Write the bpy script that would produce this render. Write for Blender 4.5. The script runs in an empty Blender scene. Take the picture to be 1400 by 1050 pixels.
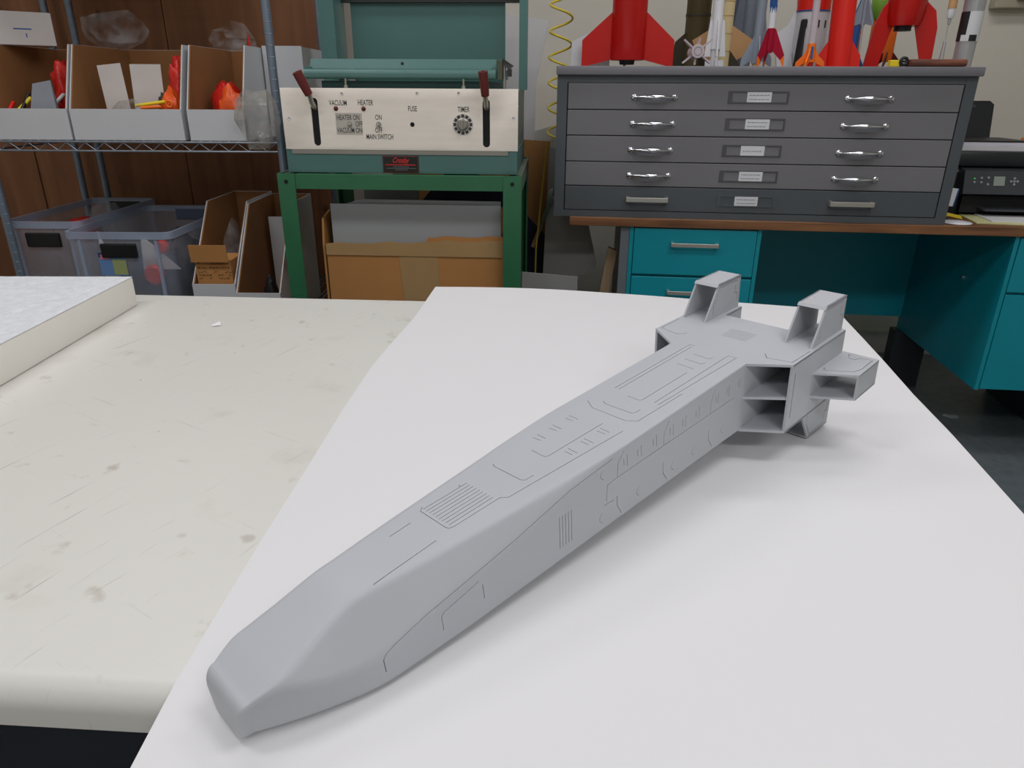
import bpy, bmesh, math, random
import numpy as np
from mathutils import Vector, Matrix, Euler

random.seed(7)
S = bpy.context.scene
COL = S.collection

# ------------------------------------------------------------------ camera
PITCH, ROLL = math.radians(22.58), math.radians(0.35)
cp, sp = math.cos(PITCH), math.sin(PITCH)
_r, _u, _f = Vector((1, 0, 0)), Vector((0, sp, cp)), Vector((0, cp, -sp))
_r2 = _r*math.cos(ROLL) + _u*math.sin(ROLL)
_u2 = _u*math.cos(ROLL) - _r*math.sin(ROLL)
cam_d = bpy.data.cameras.new('camera')
cam_d.sensor_width = 36
cam_d.lens = 970/1400*36
cam_d.clip_start = 0.02
cam = bpy.data.objects.new('camera', cam_d)
COL.objects.link(cam)
cam.matrix_world = Matrix(((_r2.x, _u2.x, -_f.x, 0), (_r2.y, _u2.y, -_f.y, 0), (_r2.z, _u2.z, -_f.z, 1.12), (0, 0, 0, 1)))
S.camera = cam

# ------------------------------------------------------------------ world, lights, exposure
S.view_settings.view_transform = 'Standard'
S.view_settings.look = 'None'
S.view_settings.gamma = 1
S.view_settings.use_curve_mapping = False
S.view_settings.exposure = -1.33
W = bpy.data.worlds.new('world')
S.world = W
W.use_nodes = True
W.node_tree.nodes['Background'].inputs[0].default_value = (0.80, 0.88, 1.0, 1)
W.node_tree.nodes['Background'].inputs[1].default_value = 0.25
CEIL = 2.75
LAMPS = [(-1.15, -1.3, 30), (0.85, -1.3, 52), (-1.15, 0.55, 22), (0.85, 0.55, 26), (-1.15, 1.95, 20), (0.85, 1.95, 24)]


def lin(c):
    c = c/255
    return c/12.92 if c <= 0.04045 else ((c+0.055)/1.055)**2.4


# ------------------------------------------------------------------ materials
MATS = {}


def M(name, rgb, rough=0.5, metal=0.0, var=0.06, scale=8.0, bump=0.0, bscale=80.0, stretch=(1, 1, 1), spec=0.5, emit=0.0):
    if name in MATS:
        return MATS[name]
    m = bpy.data.materials.new(name)
    m.use_nodes = True
    nt = m.node_tree
    b = nt.nodes['Principled BSDF']
    b.inputs['Roughness'].default_value = rough
    b.inputs['Metallic'].default_value = metal
    b.inputs['Specular IOR Level'].default_value = spec
    c = [lin(v) for v in rgb]
    tc = nt.nodes.new('ShaderNodeTexCoord')
    mp = nt.nodes.new('ShaderNodeMapping')
    mp.inputs['Scale'].default_value = stretch
    nt.links.new(tc.outputs['Object'], mp.inputs['Vector'])
    n = nt.nodes.new('ShaderNodeTexNoise')
    n.inputs['Scale'].default_value = scale
    n.inputs['Detail'].default_value = 5
    nt.links.new(mp.outputs[0], n.inputs['Vector'])
    r = nt.nodes.new('ShaderNodeValToRGB')
    r.color_ramp.elements[0].position = 0.3
    r.color_ramp.elements[1].position = 0.7
    r.color_ramp.elements[0].color = [max(0, v*(1-var)) for v in c]+[1]
    r.color_ramp.elements[1].color = [min(1, v*(1+var)) for v in c]+[1]
    nt.links.new(n.outputs['Fac'], r.inputs[0])
    nt.links.new(r.outputs[0], b.inputs['Base Color'])
    if bump > 0:
        n2 = nt.nodes.new('ShaderNodeTexNoise')
        n2.inputs['Scale'].default_value = bscale
        n2.inputs['Detail'].default_value = 3
        nt.links.new(mp.outputs[0], n2.inputs['Vector'])
        bp = nt.nodes.new('ShaderNodeBump')
        bp.inputs['Strength'].default_value = bump
        bp.inputs['Distance'].default_value = 0.004
        nt.links.new(n2.outputs['Fac'], bp.inputs['Height'])
        nt.links.new(bp.outputs[0], b.inputs['Normal'])
    if emit > 0:
        b.inputs['Emission Color'].default_value = c+[1]
        b.inputs['Emission Strength'].default_value = emit
    MATS[name] = m
    return m


def clear_mat(name, rgb, opacity=0.35, rough=0.25, nscale=30, namp=0.25):
    """thin translucent plastic: a share of the light passes straight through"""
    m = M(name, rgb, rough, bump=0.35, bscale=nscale)
    nt = m.node_tree
    out = nt.nodes['Material Output']
    b = nt.nodes['Principled BSDF']
    t = nt.nodes.new('ShaderNodeBsdfTransparent')
    mix = nt.nodes.new('ShaderNodeMixShader')
    n = nt.nodes.new('ShaderNodeTexNoise')
    n.inputs['Scale'].default_value = nscale
    tc = nt.nodes.new('ShaderNodeTexCoord')
    nt.links.new(tc.outputs['Object'], n.inputs['Vector'])
    mr = nt.nodes.new('ShaderNodeMapRange')
    mr.inputs[1].default_value = 0.35
    mr.inputs[2].default_value = 0.7
    mr.inputs[3].default_value = max(0, opacity-namp*0.5)
    mr.inputs[4].default_value = min(1, opacity+namp)
    nt.links.new(n.outputs['Fac'], mr.inputs[0])
    nt.links.new(mr.outputs[0], mix.inputs[0])
    nt.links.new(t.outputs[0], mix.inputs[1])
    nt.links.new(b.outputs[0], mix.inputs[2])
    nt.links.new(mix.outputs[0], out.inputs['Surface'])
    return m


def wood_mat(name, dark, light, knots=False, scale=1.0, axis=2, rough=0.6):
    m = M(name, light, rough)
    nt = m.node_tree
    b = nt.nodes['Principled BSDF']
    tc = nt.nodes.new('ShaderNodeTexCoord')
    mp = nt.nodes.new('ShaderNodeMapping')
    st = [9*scale, 9*scale, 9*scale]
    st[axis] = 0.8*scale
    mp.inputs['Scale'].default_value = st
    nt.links.new(tc.outputs['Object'], mp.inputs['Vector'])
    n = nt.nodes.new('ShaderNodeTexNoise')
    n.inputs['Scale'].default_value = 2.2
    n.inputs['Detail'].default_value = 8
    n.inputs['Distortion'].default_value = 0.8
    nt.links.new(mp.outputs[0], n.inputs['Vector'])
    r = nt.nodes.new('ShaderNodeValToRGB')
    r.color_ramp.elements[0].position = 0.32
    r.color_ramp.elements[1].position = 0.68
    r.color_ramp.elements[0].color = [lin(v) for v in dark]+[1]
    r.color_ramp.elements[1].color = [lin(v) for v in light]+[1]
    nt.links.new(n.outputs['Fac'], r.inputs[0])
    last = r.outputs[0]
    if knots:
        v = nt.nodes.new('ShaderNodeTexVoronoi')
        v.inputs['Scale'].default_value = 5.5
        mp2 = nt.nodes.new('ShaderNodeMapping')
        mp2.inputs['Scale'].default_value = (1.3, 1.3, 0.8)
        nt.links.new(tc.outputs['Object'], mp2.inputs['Vector'])
        nt.links.new(mp2.outputs[0], v.inputs['Vector'])
        r2 = nt.nodes.new('ShaderNodeValToRGB')
        r2.color_ramp.elements[0].position = 0.03
        r2.color_ramp.elements[1].position = 0.11
        r2.color_ramp.elements[0].color = (0.25, 0.2, 0.17, 1)
        r2.color_ramp.elements[1].color = (1, 1, 1, 1)
        nt.links.new(v.outputs['Distance'], r2.inputs[0])
        mx = nt.nodes.new('ShaderNodeMixRGB')
        mx.blend_type = 'MULTIPLY'
        mx.inputs[0].default_value = 0.9
        nt.links.new(last, mx.inputs[1])
        nt.links.new(r2.outputs[0], mx.inputs[2])
        last = mx.outputs[0]
    nt.links.new(last, b.inputs['Base Color'])
    return m


def table_mat():
    m = M('worn_white_laminate', (222, 221, 215), 0.42, var=0.015, scale=3, bump=0.05, bscale=25)
    nt = m.node_tree
    b = nt.nodes['Principled BSDF']
    src = b.inputs['Base Color'].links[0].from_socket
    tc = nt.nodes.new('ShaderNodeTexCoord')
    last = src

    def layer(tex_scale, stretch, rot, lo, hi, col, amt, kind='noise', mask=None):
        nonlocal last
        mp0 = nt.nodes.new('ShaderNodeMapping')
        mp0.inputs['Rotation'].default_value = (0, 0, rot)
        nt.links.new(tc.outputs['Object'], mp0.inputs['Vector'])
        mp = nt.nodes.new('ShaderNodeMapping')
        mp.inputs['Scale'].default_value = stretch
        nt.links.new(mp0.outputs[0], mp.inputs['Vector'])
        if kind == 'noise':
            t = nt.nodes.new('ShaderNodeTexNoise')
            t.inputs['Detail'].default_value = 4
        else:
            t = nt.nodes.new('ShaderNodeTexVoronoi')
        t.inputs['Scale'].default_value = tex_scale
        nt.links.new(mp.outputs[0], t.inputs['Vector'])
        mr = nt.nodes.new('ShaderNodeMapRange')
        mr.inputs[1].default_value, mr.inputs[2].default_value = lo, hi
        mr.inputs[3].default_value, mr.inputs[4].default_value = 0, amt
        nt.links.new(t.outputs[0], mr.inputs[0])
        mx = nt.nodes.new('ShaderNodeMixRGB')
        nt.links.new(mr.outputs[0], mx.inputs[0])
        nt.links.new(last, mx.inputs[1])
        mx.inputs[2].default_value = [lin(v) for v in col]+[1]
        last = mx.outputs[0]
    layer(9, (1, 1, 1), 0, 0.62, 0.85, (176, 166, 150), 0.45)
    layer(26, (1, 1, 1), 0.3, 0.66, 0.78, (150, 138, 120), 0.5)
    layer(9, (1, 26, 1), 0.5, 0.68, 0.78, (140, 138, 138), 0.28)
    layer(8, (1, 30, 1), 1.9, 0.69, 0.77, (128, 128, 138), 0.55)
    layer(11, (1, 28, 1), -1.1, 0.69, 0.78, (120, 120, 128), 0.3)
    layer(16, (1, 1, 1), 0, 0.035, 0.015, (120, 112, 100), 0.7, 'vor')
    nt.links.new(last, b.inputs['Base Color'])
    return m


# ------------------------------------------------------------------ mesh helpers
class MB:
    def __init__(s):
        s.v, s.f = [], []

    def add(s, vs, fs, mx=None):
        o = len(s.v)
        for p in vs:
            p = Vector(p)
            s.v.append(tuple(mx @ p) if mx else tuple(p))
        s.f += [tuple(i+o for i in f) for f in fs]
        return s

    def box(s, x0, x1, y0, y1, z0, z1, mx=None, ch=0.0):
        if ch <= 0:
            vs = [(x0, y0, z0), (x1, y0, z0), (x1, y1, z0), (x0, y1, z0), (x0, y0, z1), (x1, y0, z1), (x1, y1, z1), (x0, y1, z1)]
            return s.add(vs, [(3, 2, 1, 0), (4, 5, 6, 7), (0, 1, 5, 4), (1, 2, 6, 5), (2, 3, 7, 6), (3, 0, 4, 7)], mx)
        c = min(ch, (x1-x0)*.45, (y1-y0)*.45, (z1-z0)*.45)
        bm = bmesh.new()
        bmesh.ops.create_cube(bm, size=1)
        for v in bm.verts:
            v.co = Vector((x0 if v.co.x < 0 else x1, y0 if v.co.y < 0 else y1, z0 if v.co.z < 0 else z1))
        bmesh.ops.bevel(bm, geom=bm.edges[:], offset=c, segments=2, affect='EDGES', profile=0.5)
        bm.verts.index_update()
        s.add([v.co.copy() for v in bm.verts], [tuple(v.index for v in f.verts) for f in bm.faces], mx)
        bm.free()
        return s

    def hull8(s, bot, top, mx=None):
        """two matching rings of points, capped"""
        n = len(bot)
        fs = [tuple(range(n-1, -1, -1)), tuple(range(n, 2*n))]
        fs += [(i, (i+1) % n, n+(i+1) % n, n+i) for i in range(n)]
        return s.add(list(bot)+list(top), fs, mx)

    def prism(s, poly, plane, d0, d1, mx=None):
        """polygon in 'xy','xz' or 'yz' extruded along the third axis from d0 to d1"""
        def P(a, b, d):
            return {'xy': (a, b, d), 'xz': (a, d, b), 'yz': (d, a, b)}[plane]
        return s.hull8([P(a, b, d0) for a, b in poly], [P(a, b, d1) for a, b in poly], mx)

    def tube(s, pts, r, n=8, mx=None, closed=False):
        pts = [Vector(p) for p in pts]
        rs = r if isinstance(r, (list, tuple)) else [r]*len(pts)
        rings = []
        up = Vector((0, 0, 1))
        prev = None
        for i, p in enumerate(pts):
            a = pts[max(0, i-1)] if not closed else pts[(i-1) % len(pts)]
            c = pts[min(len(pts)-1, i+1)] if not closed else pts[(i+1) % len(pts)]
            t = (c-a).normalized()
            if prev is None:
                ref = up if abs(t.dot(up)) < 0.95 else Vector((1, 0, 0))
                x = t.cross(ref).normalized()
            else:
                x = (prev - t*prev.dot(t)).normalized()
            prev = x
            y = t.cross(x)
            rings.append([p+(x*math.cos(2*math.pi*k/n)+y*math.sin(2*math.pi*k/n))*rs[i] for k in range(n)])
        vs = [q for ring in rings for q in ring]
        fs = []
        m = len(pts)
        for i in range(m if closed else m-1):
            j = (i+1) % m
            for k in range(n):
                fs.append((i*n+k, i*n+(k+1) % n, j*n+(k+1) % n, j*n+k))
        if not closed:
            fs.append(tuple(range(n-1, -1, -1)))
            fs.append(tuple((m-1)*n+k for k in range(n)))
        return s.add(vs, fs, mx)

    def lathe(s, prof, n=24, mx=None):
        """profile [(r,z)] turned about z"""
        vs, fs = [], []
        for r, z in prof:
            for k in range(n):
                a = 2*math.pi*k/n
                vs.append((r*math.cos(a), r*math.sin(a), z))
        for i in range(len(prof)-1):
            for k in range(n):
                fs.append((i*n+k, i*n+(k+1) % n, (i+1)*n+(k+1) % n, (i+1)*n+k))
        if prof[0][0] > 1e-6:
            fs.append(tuple(range(n-1, -1, -1)))
        if prof[-1][0] > 1e-6:
            fs.append(tuple((len(prof)-1)*n+k for k in range(n)))
        return s.add(vs, fs, mx)

    def grid(s, fn, nu, nv, mx=None, flip=False):
        vs = [fn(i/nu, j/nv) for j in range(nv+1) for i in range(nu+1)]
        fs = []
        for j in range(nv):
            for i in range(nu):
                a = j*(nu+1)+i
                q = (a, a+1, a+nu+2, a+nu+1)
                fs.append(q[::-1] if flip else q)
        return s.add(vs, fs, mx)

    def build(s, name, mat, parent=None, smooth=None, fix=True):
        me = bpy.data.meshes.new(name)
        me.from_pydata(s.v, [], s.f)
        if fix:
            bm = bmesh.new()
            bm.from_mesh(me)
            bmesh.ops.recalc_face_normals(bm, faces=bm.faces[:])
            bm.to_mesh(me)
            bm.free()
        if mat:
            me.materials.append(mat)
        if smooth:
            shade(me, smooth)
        o = bpy.data.objects.new(name, me)
        COL.objects.link(o)
        o.parent = parent
        return o


def shade(me, ang):
    me.polygons.foreach_set('use_smooth', [True]*len(me.polygons))
    me.set_sharp_from_angle(angle=math.radians(ang))


def T(x, y, z):
    return Matrix.Translation((x, y, z))


def RX(a):
    return Matrix.Rotation(a, 4, 'X')


def RY(a):
    return Matrix.Rotation(a, 4, 'Y')


def RZ(a):
    return Matrix.Rotation(a, 4, 'Z')


def thing(name, label, cat, loc=(0, 0, 0), rotz=0.0, group=None):
    o = bpy.data.objects.new(name, None)
    o.empty_display_size = 0.05
    COL.objects.link(o)
    o.location = loc
    o.rotation_euler = (0, 0, rotz)
    return tag(o, label, cat, group)


def tag(o, label, cat, group=None):
    o['label'] = label
    o['category'] = cat
    if group:
        o['group'] = group
    return o


def struct(o):
    o['kind'] = 'structure'
    return o


def cut(obj, cutter_mb, ang=30):
    """carve grooves / holes out of a part"""
    c = cutter_mb.build('cutter', obj.data.materials[0])
    mod = obj.modifiers.new('b', 'BOOLEAN')
    mod.operation = 'DIFFERENCE'
    mod.solver = 'EXACT'
    mod.use_self = True
    mod.object = c
    c.parent = obj.parent
    dg = bpy.context.evaluated_depsgraph_get()
    me = bpy.data.meshes.new_from_object(obj.evaluated_get(dg))
    obj.modifiers.clear()
    old = obj.data
    if len(me.polygons) > 3:
        me.name = old.name
        obj.data = me
        shade(me, ang)
    bpy.data.objects.remove(c)
    return obj


def text_mesh(name, body, size, mat, parent, loc, rot=(math.pi/2, 0, 0), sx=1.0, align='CENTER', shear=0.0, thick=0.0, bold=0.0):
    cu = bpy.data.curves.new(name, 'FONT')
    cu.body = body
    cu.size = size
    cu.align_x = align
    cu.align_y = 'CENTER'
    cu.shear = shear
    cu.extrude = thick
    cu.offset = bold
    cu.resolution_u = 3
    tmp = bpy.data.objects.new('tmp', cu)
    COL.objects.link(tmp)
    dg = bpy.context.evaluated_depsgraph_get()
    me = bpy.data.meshes.new_from_object(tmp.evaluated_get(dg))
    bpy.data.objects.remove(tmp)
    me.name = name
    me.transform(Matrix.Diagonal((sx, 1, 1, 1)))
    me.materials.clear()
    me.materials.append(mat)
    o = bpy.data.objects.new(name, me)
    COL.objects.link(o)
    o.parent = parent
    o.location = loc
    o.rotation_euler = rot
    return o


def helix(c, r, turns, pitch, n=20, ph=0):
    return [(c[0]+r*math.cos(2*math.pi*t/n+ph), c[1]+r*math.sin(2*math.pi*t/n+ph), c[2]-pitch*t/n) for t in range(int(turns*n)+1)]


# ================================================================== THE ROOM
YAW = 0.1143                       # desk, flat file and back wall share this turn
O = Vector((0.1278, 2.2613, 0.754))  # front left bottom corner of the flat file on the desk
DV = Vector((math.cos(YAW), -math.sin(YAW), 0))
NV = Vector((math.sin(YAW), math.cos(YAW), 0))


def desk(s, t, z=0.0):
    p = O + DV*s + NV*t
    return (p.x, p.y, z)


m_wall = M('painted_wall', (222, 218, 206), 0.75, var=0.02, scale=2, bump=0.04, bscale=60)
m_floor = M('grey_vinyl_floor', (104, 112, 116), 0.35, var=0.16, scale=30)
m_ceil = M('ceiling_white', (232, 232, 228), 0.8, var=0.02)
struct(MB().box(-3.4, 3.4, -3.2, 4.6, -0.05, 0).build('floor', m_floor))
struct(MB().box(-3.4, 3.4, -3.2, 4.6, CEIL, CEIL+0.05).build('ceiling', m_ceil))
w = struct(MB().box(-3.2, 3.2, 0, 0.08, 0, CEIL).build('wall_back', m_wall))
w.location = desk(1.1, 1.03)
w.rotation_euler = (0, 0, -YAW)
struct(MB().box(-3.0, -2.92, -3.1, 4.6, 0, CEIL).build('wall_left', m_wall))
struct(MB().box(3.0, 3.08, -3.1, 3.9, 0, CEIL).build('wall_right', m_wall))
struct(MB().box(-3.0, 3.0, -3.1, -3.02, 0, CEIL).build('wall_front', m_wall))
b_ = struct(MB().box(-3.1, 3.1, 0, 0.01, 0, 0.10).build('baseboard_back', M('baseboard', (196, 194, 188), 0.6)))
b_.location = desk(1.1, 1.018)
b_.rotation_euler = (0, 0, -YAW)

# ceiling lamps: fluorescent troffers with a real area light below each diffuser
m_fix = M('lamp_housing', (225, 225, 225), 0.5)
m_dif = M('lamp_diffuser', (250, 250, 245), 0.5, emit=2.5)
for i, (lx, ly, pw) in enumerate(LAMPS):
    t_ = thing('ceiling_light', 'white fluorescent ceiling light with a long glowing diffuser', 'lamp', (lx, ly, CEIL-0.07), 0, 'ceiling lights above the worktable')
    MB().box(-0.62, 0.62, -0.17, 0.17, 0.012, 0.07).build('housing', m_fix, t_)
    MB().box(-0.60, 0.60, -0.15, 0.15, 0.0, 0.011).build('diffuser', m_dif, t_)
    ld = bpy.data.lights.new('tube_light', 'AREA')
    ld.shape = 'RECTANGLE'
    ld.size, ld.size_y = 1.2, 0.30
    ld.energy = pw
    ld.color = (0.99, 0.975, 1.0)
    lo = bpy.data.objects.new('tube_light', ld)
    COL.objects.link(lo)
    lo.parent = t_
    lo.location = (0, 0, -0.012)

# ================================================================== WORKTABLE, SHEET, FOAM
ZT = 0.7065
ZS = 0.708
t_ = thing('worktable', 'long white laminate worktable with rounded front edge, scratched and stained', 'table', (-0.25, 0.394, 0), -math.radians(3.3))
prof = [(1.053, ZT-0.030), (1.053, ZT)]
prof += [(0.024-0.024*math.sin(a), ZT-0.024+0.024*math.cos(a)) for a in [math.pi/2*k/8 for k in range(9)]]
prof += [(0.0, ZT-0.040), (0.012, ZT-0.040), (0.012, ZT-0.030)]
MB().prism(prof, 'yz', -1.75, 0.74).build('tabletop', table_mat(), t_, smooth=30)
m_leg = M('dark_steel', (46, 52, 60), 0.5)
MB().box(-1.60, 0.64, 0.05, 0.07, 0.10, ZT-0.0305).build('front_panel', M('near_black_navy', (22, 28, 38), 0.6), t_)  # dark panel added; its near-black colour stands in for shade under the table
MB().box(-1.60, 0.64, 0.93, 0.955, ZT-0.125, ZT-0.0305).build('apron', m_leg, t_)
for lx in (-1.58, 0.56):
    for ly in (0.125, 0.88):
        MB().box(lx, lx+0.05, ly, ly+0.05, 0, ZT-0.0305, ch=0.004).build('leg', m_leg, t_)

# paper sheet, from measured outline
LEFT = [(-.247, .29, 0), (-.251, .404, 0), (-.249, .488, 0), (-.246, .59, 0), (-.240, .73, 0), (-.234, .90, .0005), (-.224, 1.045, .003), (-.211, 1.14, .006), (-.186, 1.29, .011), (-.166, 1.49, .018)]
RIGHT = [(.487, .29, 0), (.507, .42, 0), (.524, .53, 0), (.542, .641, 0), (.574, .833, 0), (.591, .958, 0), (.617, 1.112, 0), (.632, 1.21, 0), (.647, 1.314, 0), (.660, 1.395, 0)]


def interp(L, k):
    q = k*(len(L)-1)
    i = min(int(q), len(L)-2)
    return Vector(L[i]).lerp(Vector(L[i+1]), q-i)


def sheet_fn(a, b):
    p = interp(LEFT, b).lerp(interp(RIGHT, b), a)
    lift = interp(LEFT, b).z*max(0, 1-a*1.4)
    bulge = 0.055*math.sin(math.pi*min(1, a*1.0))**1*max(0, (b-0.85)/0.15)**2
    wav = 0.002*max(0, (b-0.7)/0.3)*math.sin(a*7)
    return (p.x, p.y+bulge*0.8, ZS+lift+max(0, wav))


mb = MB().grid(sheet_fn, 40, 54)
nv_ = len(mb.v)
mb.v += [(x, y, z-0.0012) for x, y, z in mb.v]
mb.f += [tuple(i+nv_ for i in f[::-1]) for f in mb.f[:]]
edge = [i for i in range(41)]+[41*j+40 for j in range(1, 55)]+[41*54+i for i in range(39, -1, -1)]+[41*j for j in range(53, 0, -1)]
mb.f += [(edge[k], edge[(k+1) % len(edge)], edge[(k+1) % len(edge)]+nv_, edge[k]+nv_) for k in range(len(edge))]
o_ = mb.build('paper_sheet', M('white_paper', (229, 229, 231), 0.7, var=0.006, scale=2, bump=0.02, bscale=6), None, smooth=40)
tag(o_, 'large white paper sheet under the grey model, overhanging the table edges', 'sheet')

# foam slab
m_foam_top = M('foam_top', (228, 231, 236), 0.9, var=0.06, scale=55, bump=0.9, bscale=130)
m_foam_side = M('foam_side', (246, 243, 236), 0.8, var=0.02, scale=6, bump=0.15, bscale=20)
t_ = thing('foam_slab', 'thick white fibrous foam slab lying on the left end of the worktable', 'foam', (-0.768, 1.405, ZT+0.0005), -math.radians(-1.0))
MB().box(-0.95, 0, -1.02, 0, 0, 0.058, ch=0.003).build('slab', m_foam_side, t_, smooth=40)
rnd = random.Random(3)
MB().grid(lambda a, b: (-0.95+0.95*a, -1.02+1.02*b, 0.0585+rnd.random()*0.0022*(0.15 if min(a, b, 1-a, 1-b) < .005 else 1)), 110, 110).build('fluffy_skin', m_foam_top, t_)
# paper scrap on the table
o_ = MB().grid(lambda a, b: (a*0.016, b*0.012, 0.001+0.004*a*b), 4, 4).build('paper_scrap', M('white_paper2', (240, 240, 244), 0.7), None)
o_.location = (-0.560, 1.262, ZT+0.0006)
o_.rotation_euler = (0, 0, 0.5)
tag(o_, 'tiny torn scrap of white paper on the bare worktable', 'scrap')

# ================================================================== THE GREY MODEL SHIP
m_ship = M('grey_primer', (186, 189, 195), 0.5, var=0.012, scale=14, bump=0.015, bscale=300, spec=0.35)
HB, US, BB, UR, BI = 0.0879, 0.030, 0.0924, 0.172, 0.0491
ship = thing('model_spaceship', 'long grey primed model spaceship with boxy engine pods, lying on the white paper', 'model', (0.23434, 0.79376, 1.12-0.37667+0.0020))
ship.rotation_euler = (0, -0.0690, 0.78574)
# local frame: x along the axis (nose negative), y to port, z up.  v (starboard) = -y
KEY = [  # u, top half width, top w, crease half width, crease w, bottom half width, bottom w
    (-.600, .0262, .0415, .0275, .0385, .0205, .0078),
    (-.594, .0285, .0438, .0298, .0405, .0232, .0074),
    (-.582, .0322, .0485, .0338, .0445, .0287, .0068),
    (-.566, .0298, .0540, .0400, .0395, .0347, .0058),
    (-.548, .0274, .0602, .0448, .0345, .0402, .0044),
    (-.527, .0252, .0676, .0478, .0315, .0458, .0030),
    (-.513, .0243, .0718, .0488, .0312, .0480, .0020),
    (-.500, .0250, .0722, .0493, .0325, .0489, .0014),
    (-.469, .0290, .0728, .0498, .0405, .0495, .0010),
    (-.427, .0333, .0741, .0500, .0470, .0500, 0), (-.372, .0385, .0758, .0500, .0555, .0500, 0),
    (-.304, .0445, .0780, .0500, .0690, .0500, 0), (-.244, .0490, .0800, .0500, .0745, .0500, 0),
    (-.215, .0500, .0809, .0502, .0770, .0500, 0), (-.1, .0502, .0847, .0502, .0800, .0500, 0), (0, .0502, .0879, .0502, .0830, .0500, 0)]
us = np.arange(-.600, .0005, .003)
K = np.array(KEY)
cols = [np.interp(us, K[:, 0], K[:, j]) for j in range(1, 7)]
ker = np.exp(-0.5*(np.arange(-6, 7)/1.7)**2)
ker /= ker.sum()
sm = []
for c in cols:
    pad = np.concatenate([2*c[0]-c[6:0:-1], c, 2*c[-1]-c[-2:-8:-1]])
    sm.append(np.convolve(pad, ker, 'valid'))


def section(bt, wt, bc, wc, bb, wb, rt, rb, rc):
    cs = [(bb, wb, rb), (bc, wc, rc), (bt, wt, rt), (-bt, wt, rt), (-bc, wc, rc), (-bb, wb, rb)]
    out = []
    n = len(cs)
    for i in range(n):
        p = np.array(cs[i][:2])
        a = np.array(cs[i-1][:2])-p
        b = np.array(cs[(i+1) % n][:2])-p
        la, lb = np.linalg.norm(a), np.linalg.norm(b)
        r = min(cs[i][2], la*.42, lb*.42)
        A, B = p+a/la*r, p+b/lb*r
        for k in range(7):
            t = k/6
            out.append(tuple((1-t)**2*A+2*t*(1-t)*p+t*t*B))
    return out


rings = []
for i, u in enumerate(us):
    bt, wt, bc, wc, bb, wb = [s_[i] for s_ in sm]
    blend = min(1, max(0, -u/0.03))
    rt = 0.0006+0.0050*blend
    rings.append([(u, v, w_) for v, w_ in section(bt, wt, bc, wc, bb, wb, rt, 0.0035, 0.005)])
# rounded nose cap
last = [np.array(q) for q in rings[0]]
cen = sum(last)/len(last)
caps = []
for k in range(1, 9):
    a = k/8*math.pi/2
    g = 1-math.cos(a)
    ring = []
    for q in last:
        h = max(0.0, q[2]-last[0][2])
        ring.append((q[0]-0.0095*math.sin(a), q[1]*(1-0.20*g), q[2]-0.42*h*g+0.0012*g))
    caps.append(ring)
rings = caps[::-1]+rings
for u in (0.06, 0.128):
    rings.append([(u, v, w_) for v, w_ in section(.0502, HB, .0502, .083, .05, 0, .0006, .0035, .012)])
mb = MB()
np_ = len(rings[0])
mb.v = [(q[0], -q[1], q[2]) for r_ in rings for q in r_]
for i in range(len(rings)-1):
    for k in range(np_):
        mb.f.append((i*np_+k, i*np_+(k+1) % np_, (i+1)*np_+(k+1) % np_, (i+1)*np_+k))
mb.f.append(tuple(range(np_)))
mb.f.append(tuple((len(rings)-1)*np_+k for k in range(np_)))
hull = mb.build('hull', m_ship, ship, smooth=30)

GW, GD = 0.00085, 0.0011     # groove width and depth


def wtop(u):
    return HB+0.0322*u if u < 0 else HB


def groove(cb, P, Q, nrm, wd=GW, dp=GD):
    """a slim box along the segment P-Q sunk into the surface with normal nrm"""
    P, Q, nrm = Vector(P), Vector(Q), Vector(nrm)
    t = (Q-P).normalized()
    s = nrm.cross(t).normalized()
    P2, Q2 = P-t*wd*0.4, Q+t*wd*0.4
    lo, hi = -nrm*dp, nrm*0.003
    h = s*wd/2
    cb.hull8([P2-h+lo, P2+h+lo, P2+h+hi, P2-h+hi], [Q2-h+lo, Q2+h+lo, Q2+h+hi, Q2-h+hi])


TICKS = [(-13, 71, 63.5, -8.5, 73, 60), (-38, 70.5, 62, -33.5, 73, 59.5), (-61.5, 70, 62, -56.5, 72.5, 59), (-100.7, 68.5, 60, -95, 70.5, 57), (-126, 68, 59.3, -120.7, 70, 57),
         (-149.5, 67.6, 59.3, -143.8, 69.5, 56.5), (-179, 67.2, 59.6, -173.8, 69.8, 57), (-204.7, 67, 59.7, -199, 69, 57), (-226.8, 66.5, 59.5, -221.8, 69.2, 56.5)]
SIDE = [[(-63.4, 79.5), (-70.5, 67.1), (-70.8, 51.8)], [(-151.8, 77.1), (-159.7, 66.0), (-159.6, 51.3)], [(-227.4, 75.5), (-235.7, 65.4), (-236.1, 50.4)],
        [(-20, 52.2), (-70.8, 51.8), (-159.6, 51.3), (-236.1, 50.4), (-251.4, 49.0), (-251.9, 31.1)], [(-255.6, 28.2), (-241.1, 27.2)],
        [(-70.4, 31.2), (-70.1, 19.9), (-61.6, 7.3)], [(-158.8, 30.8), (-158.0, 18), (-150, 6.2)], [(-235.9, 28.8), (-235.0, 17), (-228.5, 6.0)],
        [(-416.5, 39.8), (-453.0, 33.0), (-455.6, 29.6), (-454.8, 16.3)], [(-412.2, 34.0), (-411.4, 19.8)]]
for a, b1, b0, c, d1, d0 in TICKS:
    SIDE += [[(a, b1), (a+.6, b0)], [(c, d1), (c+1, d0)]]
for k in range(5):
    SIDE.append([(-319+4*k, 48.7), (-318.6+4*k, 14.7)])
CIRC = [(-37.8, 20.0), (-98.1, 18.2), (-137.4, 18.1), (-198.6, 16.8), (-256.5, 63.5), (-257.2, 15.6)]
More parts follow.
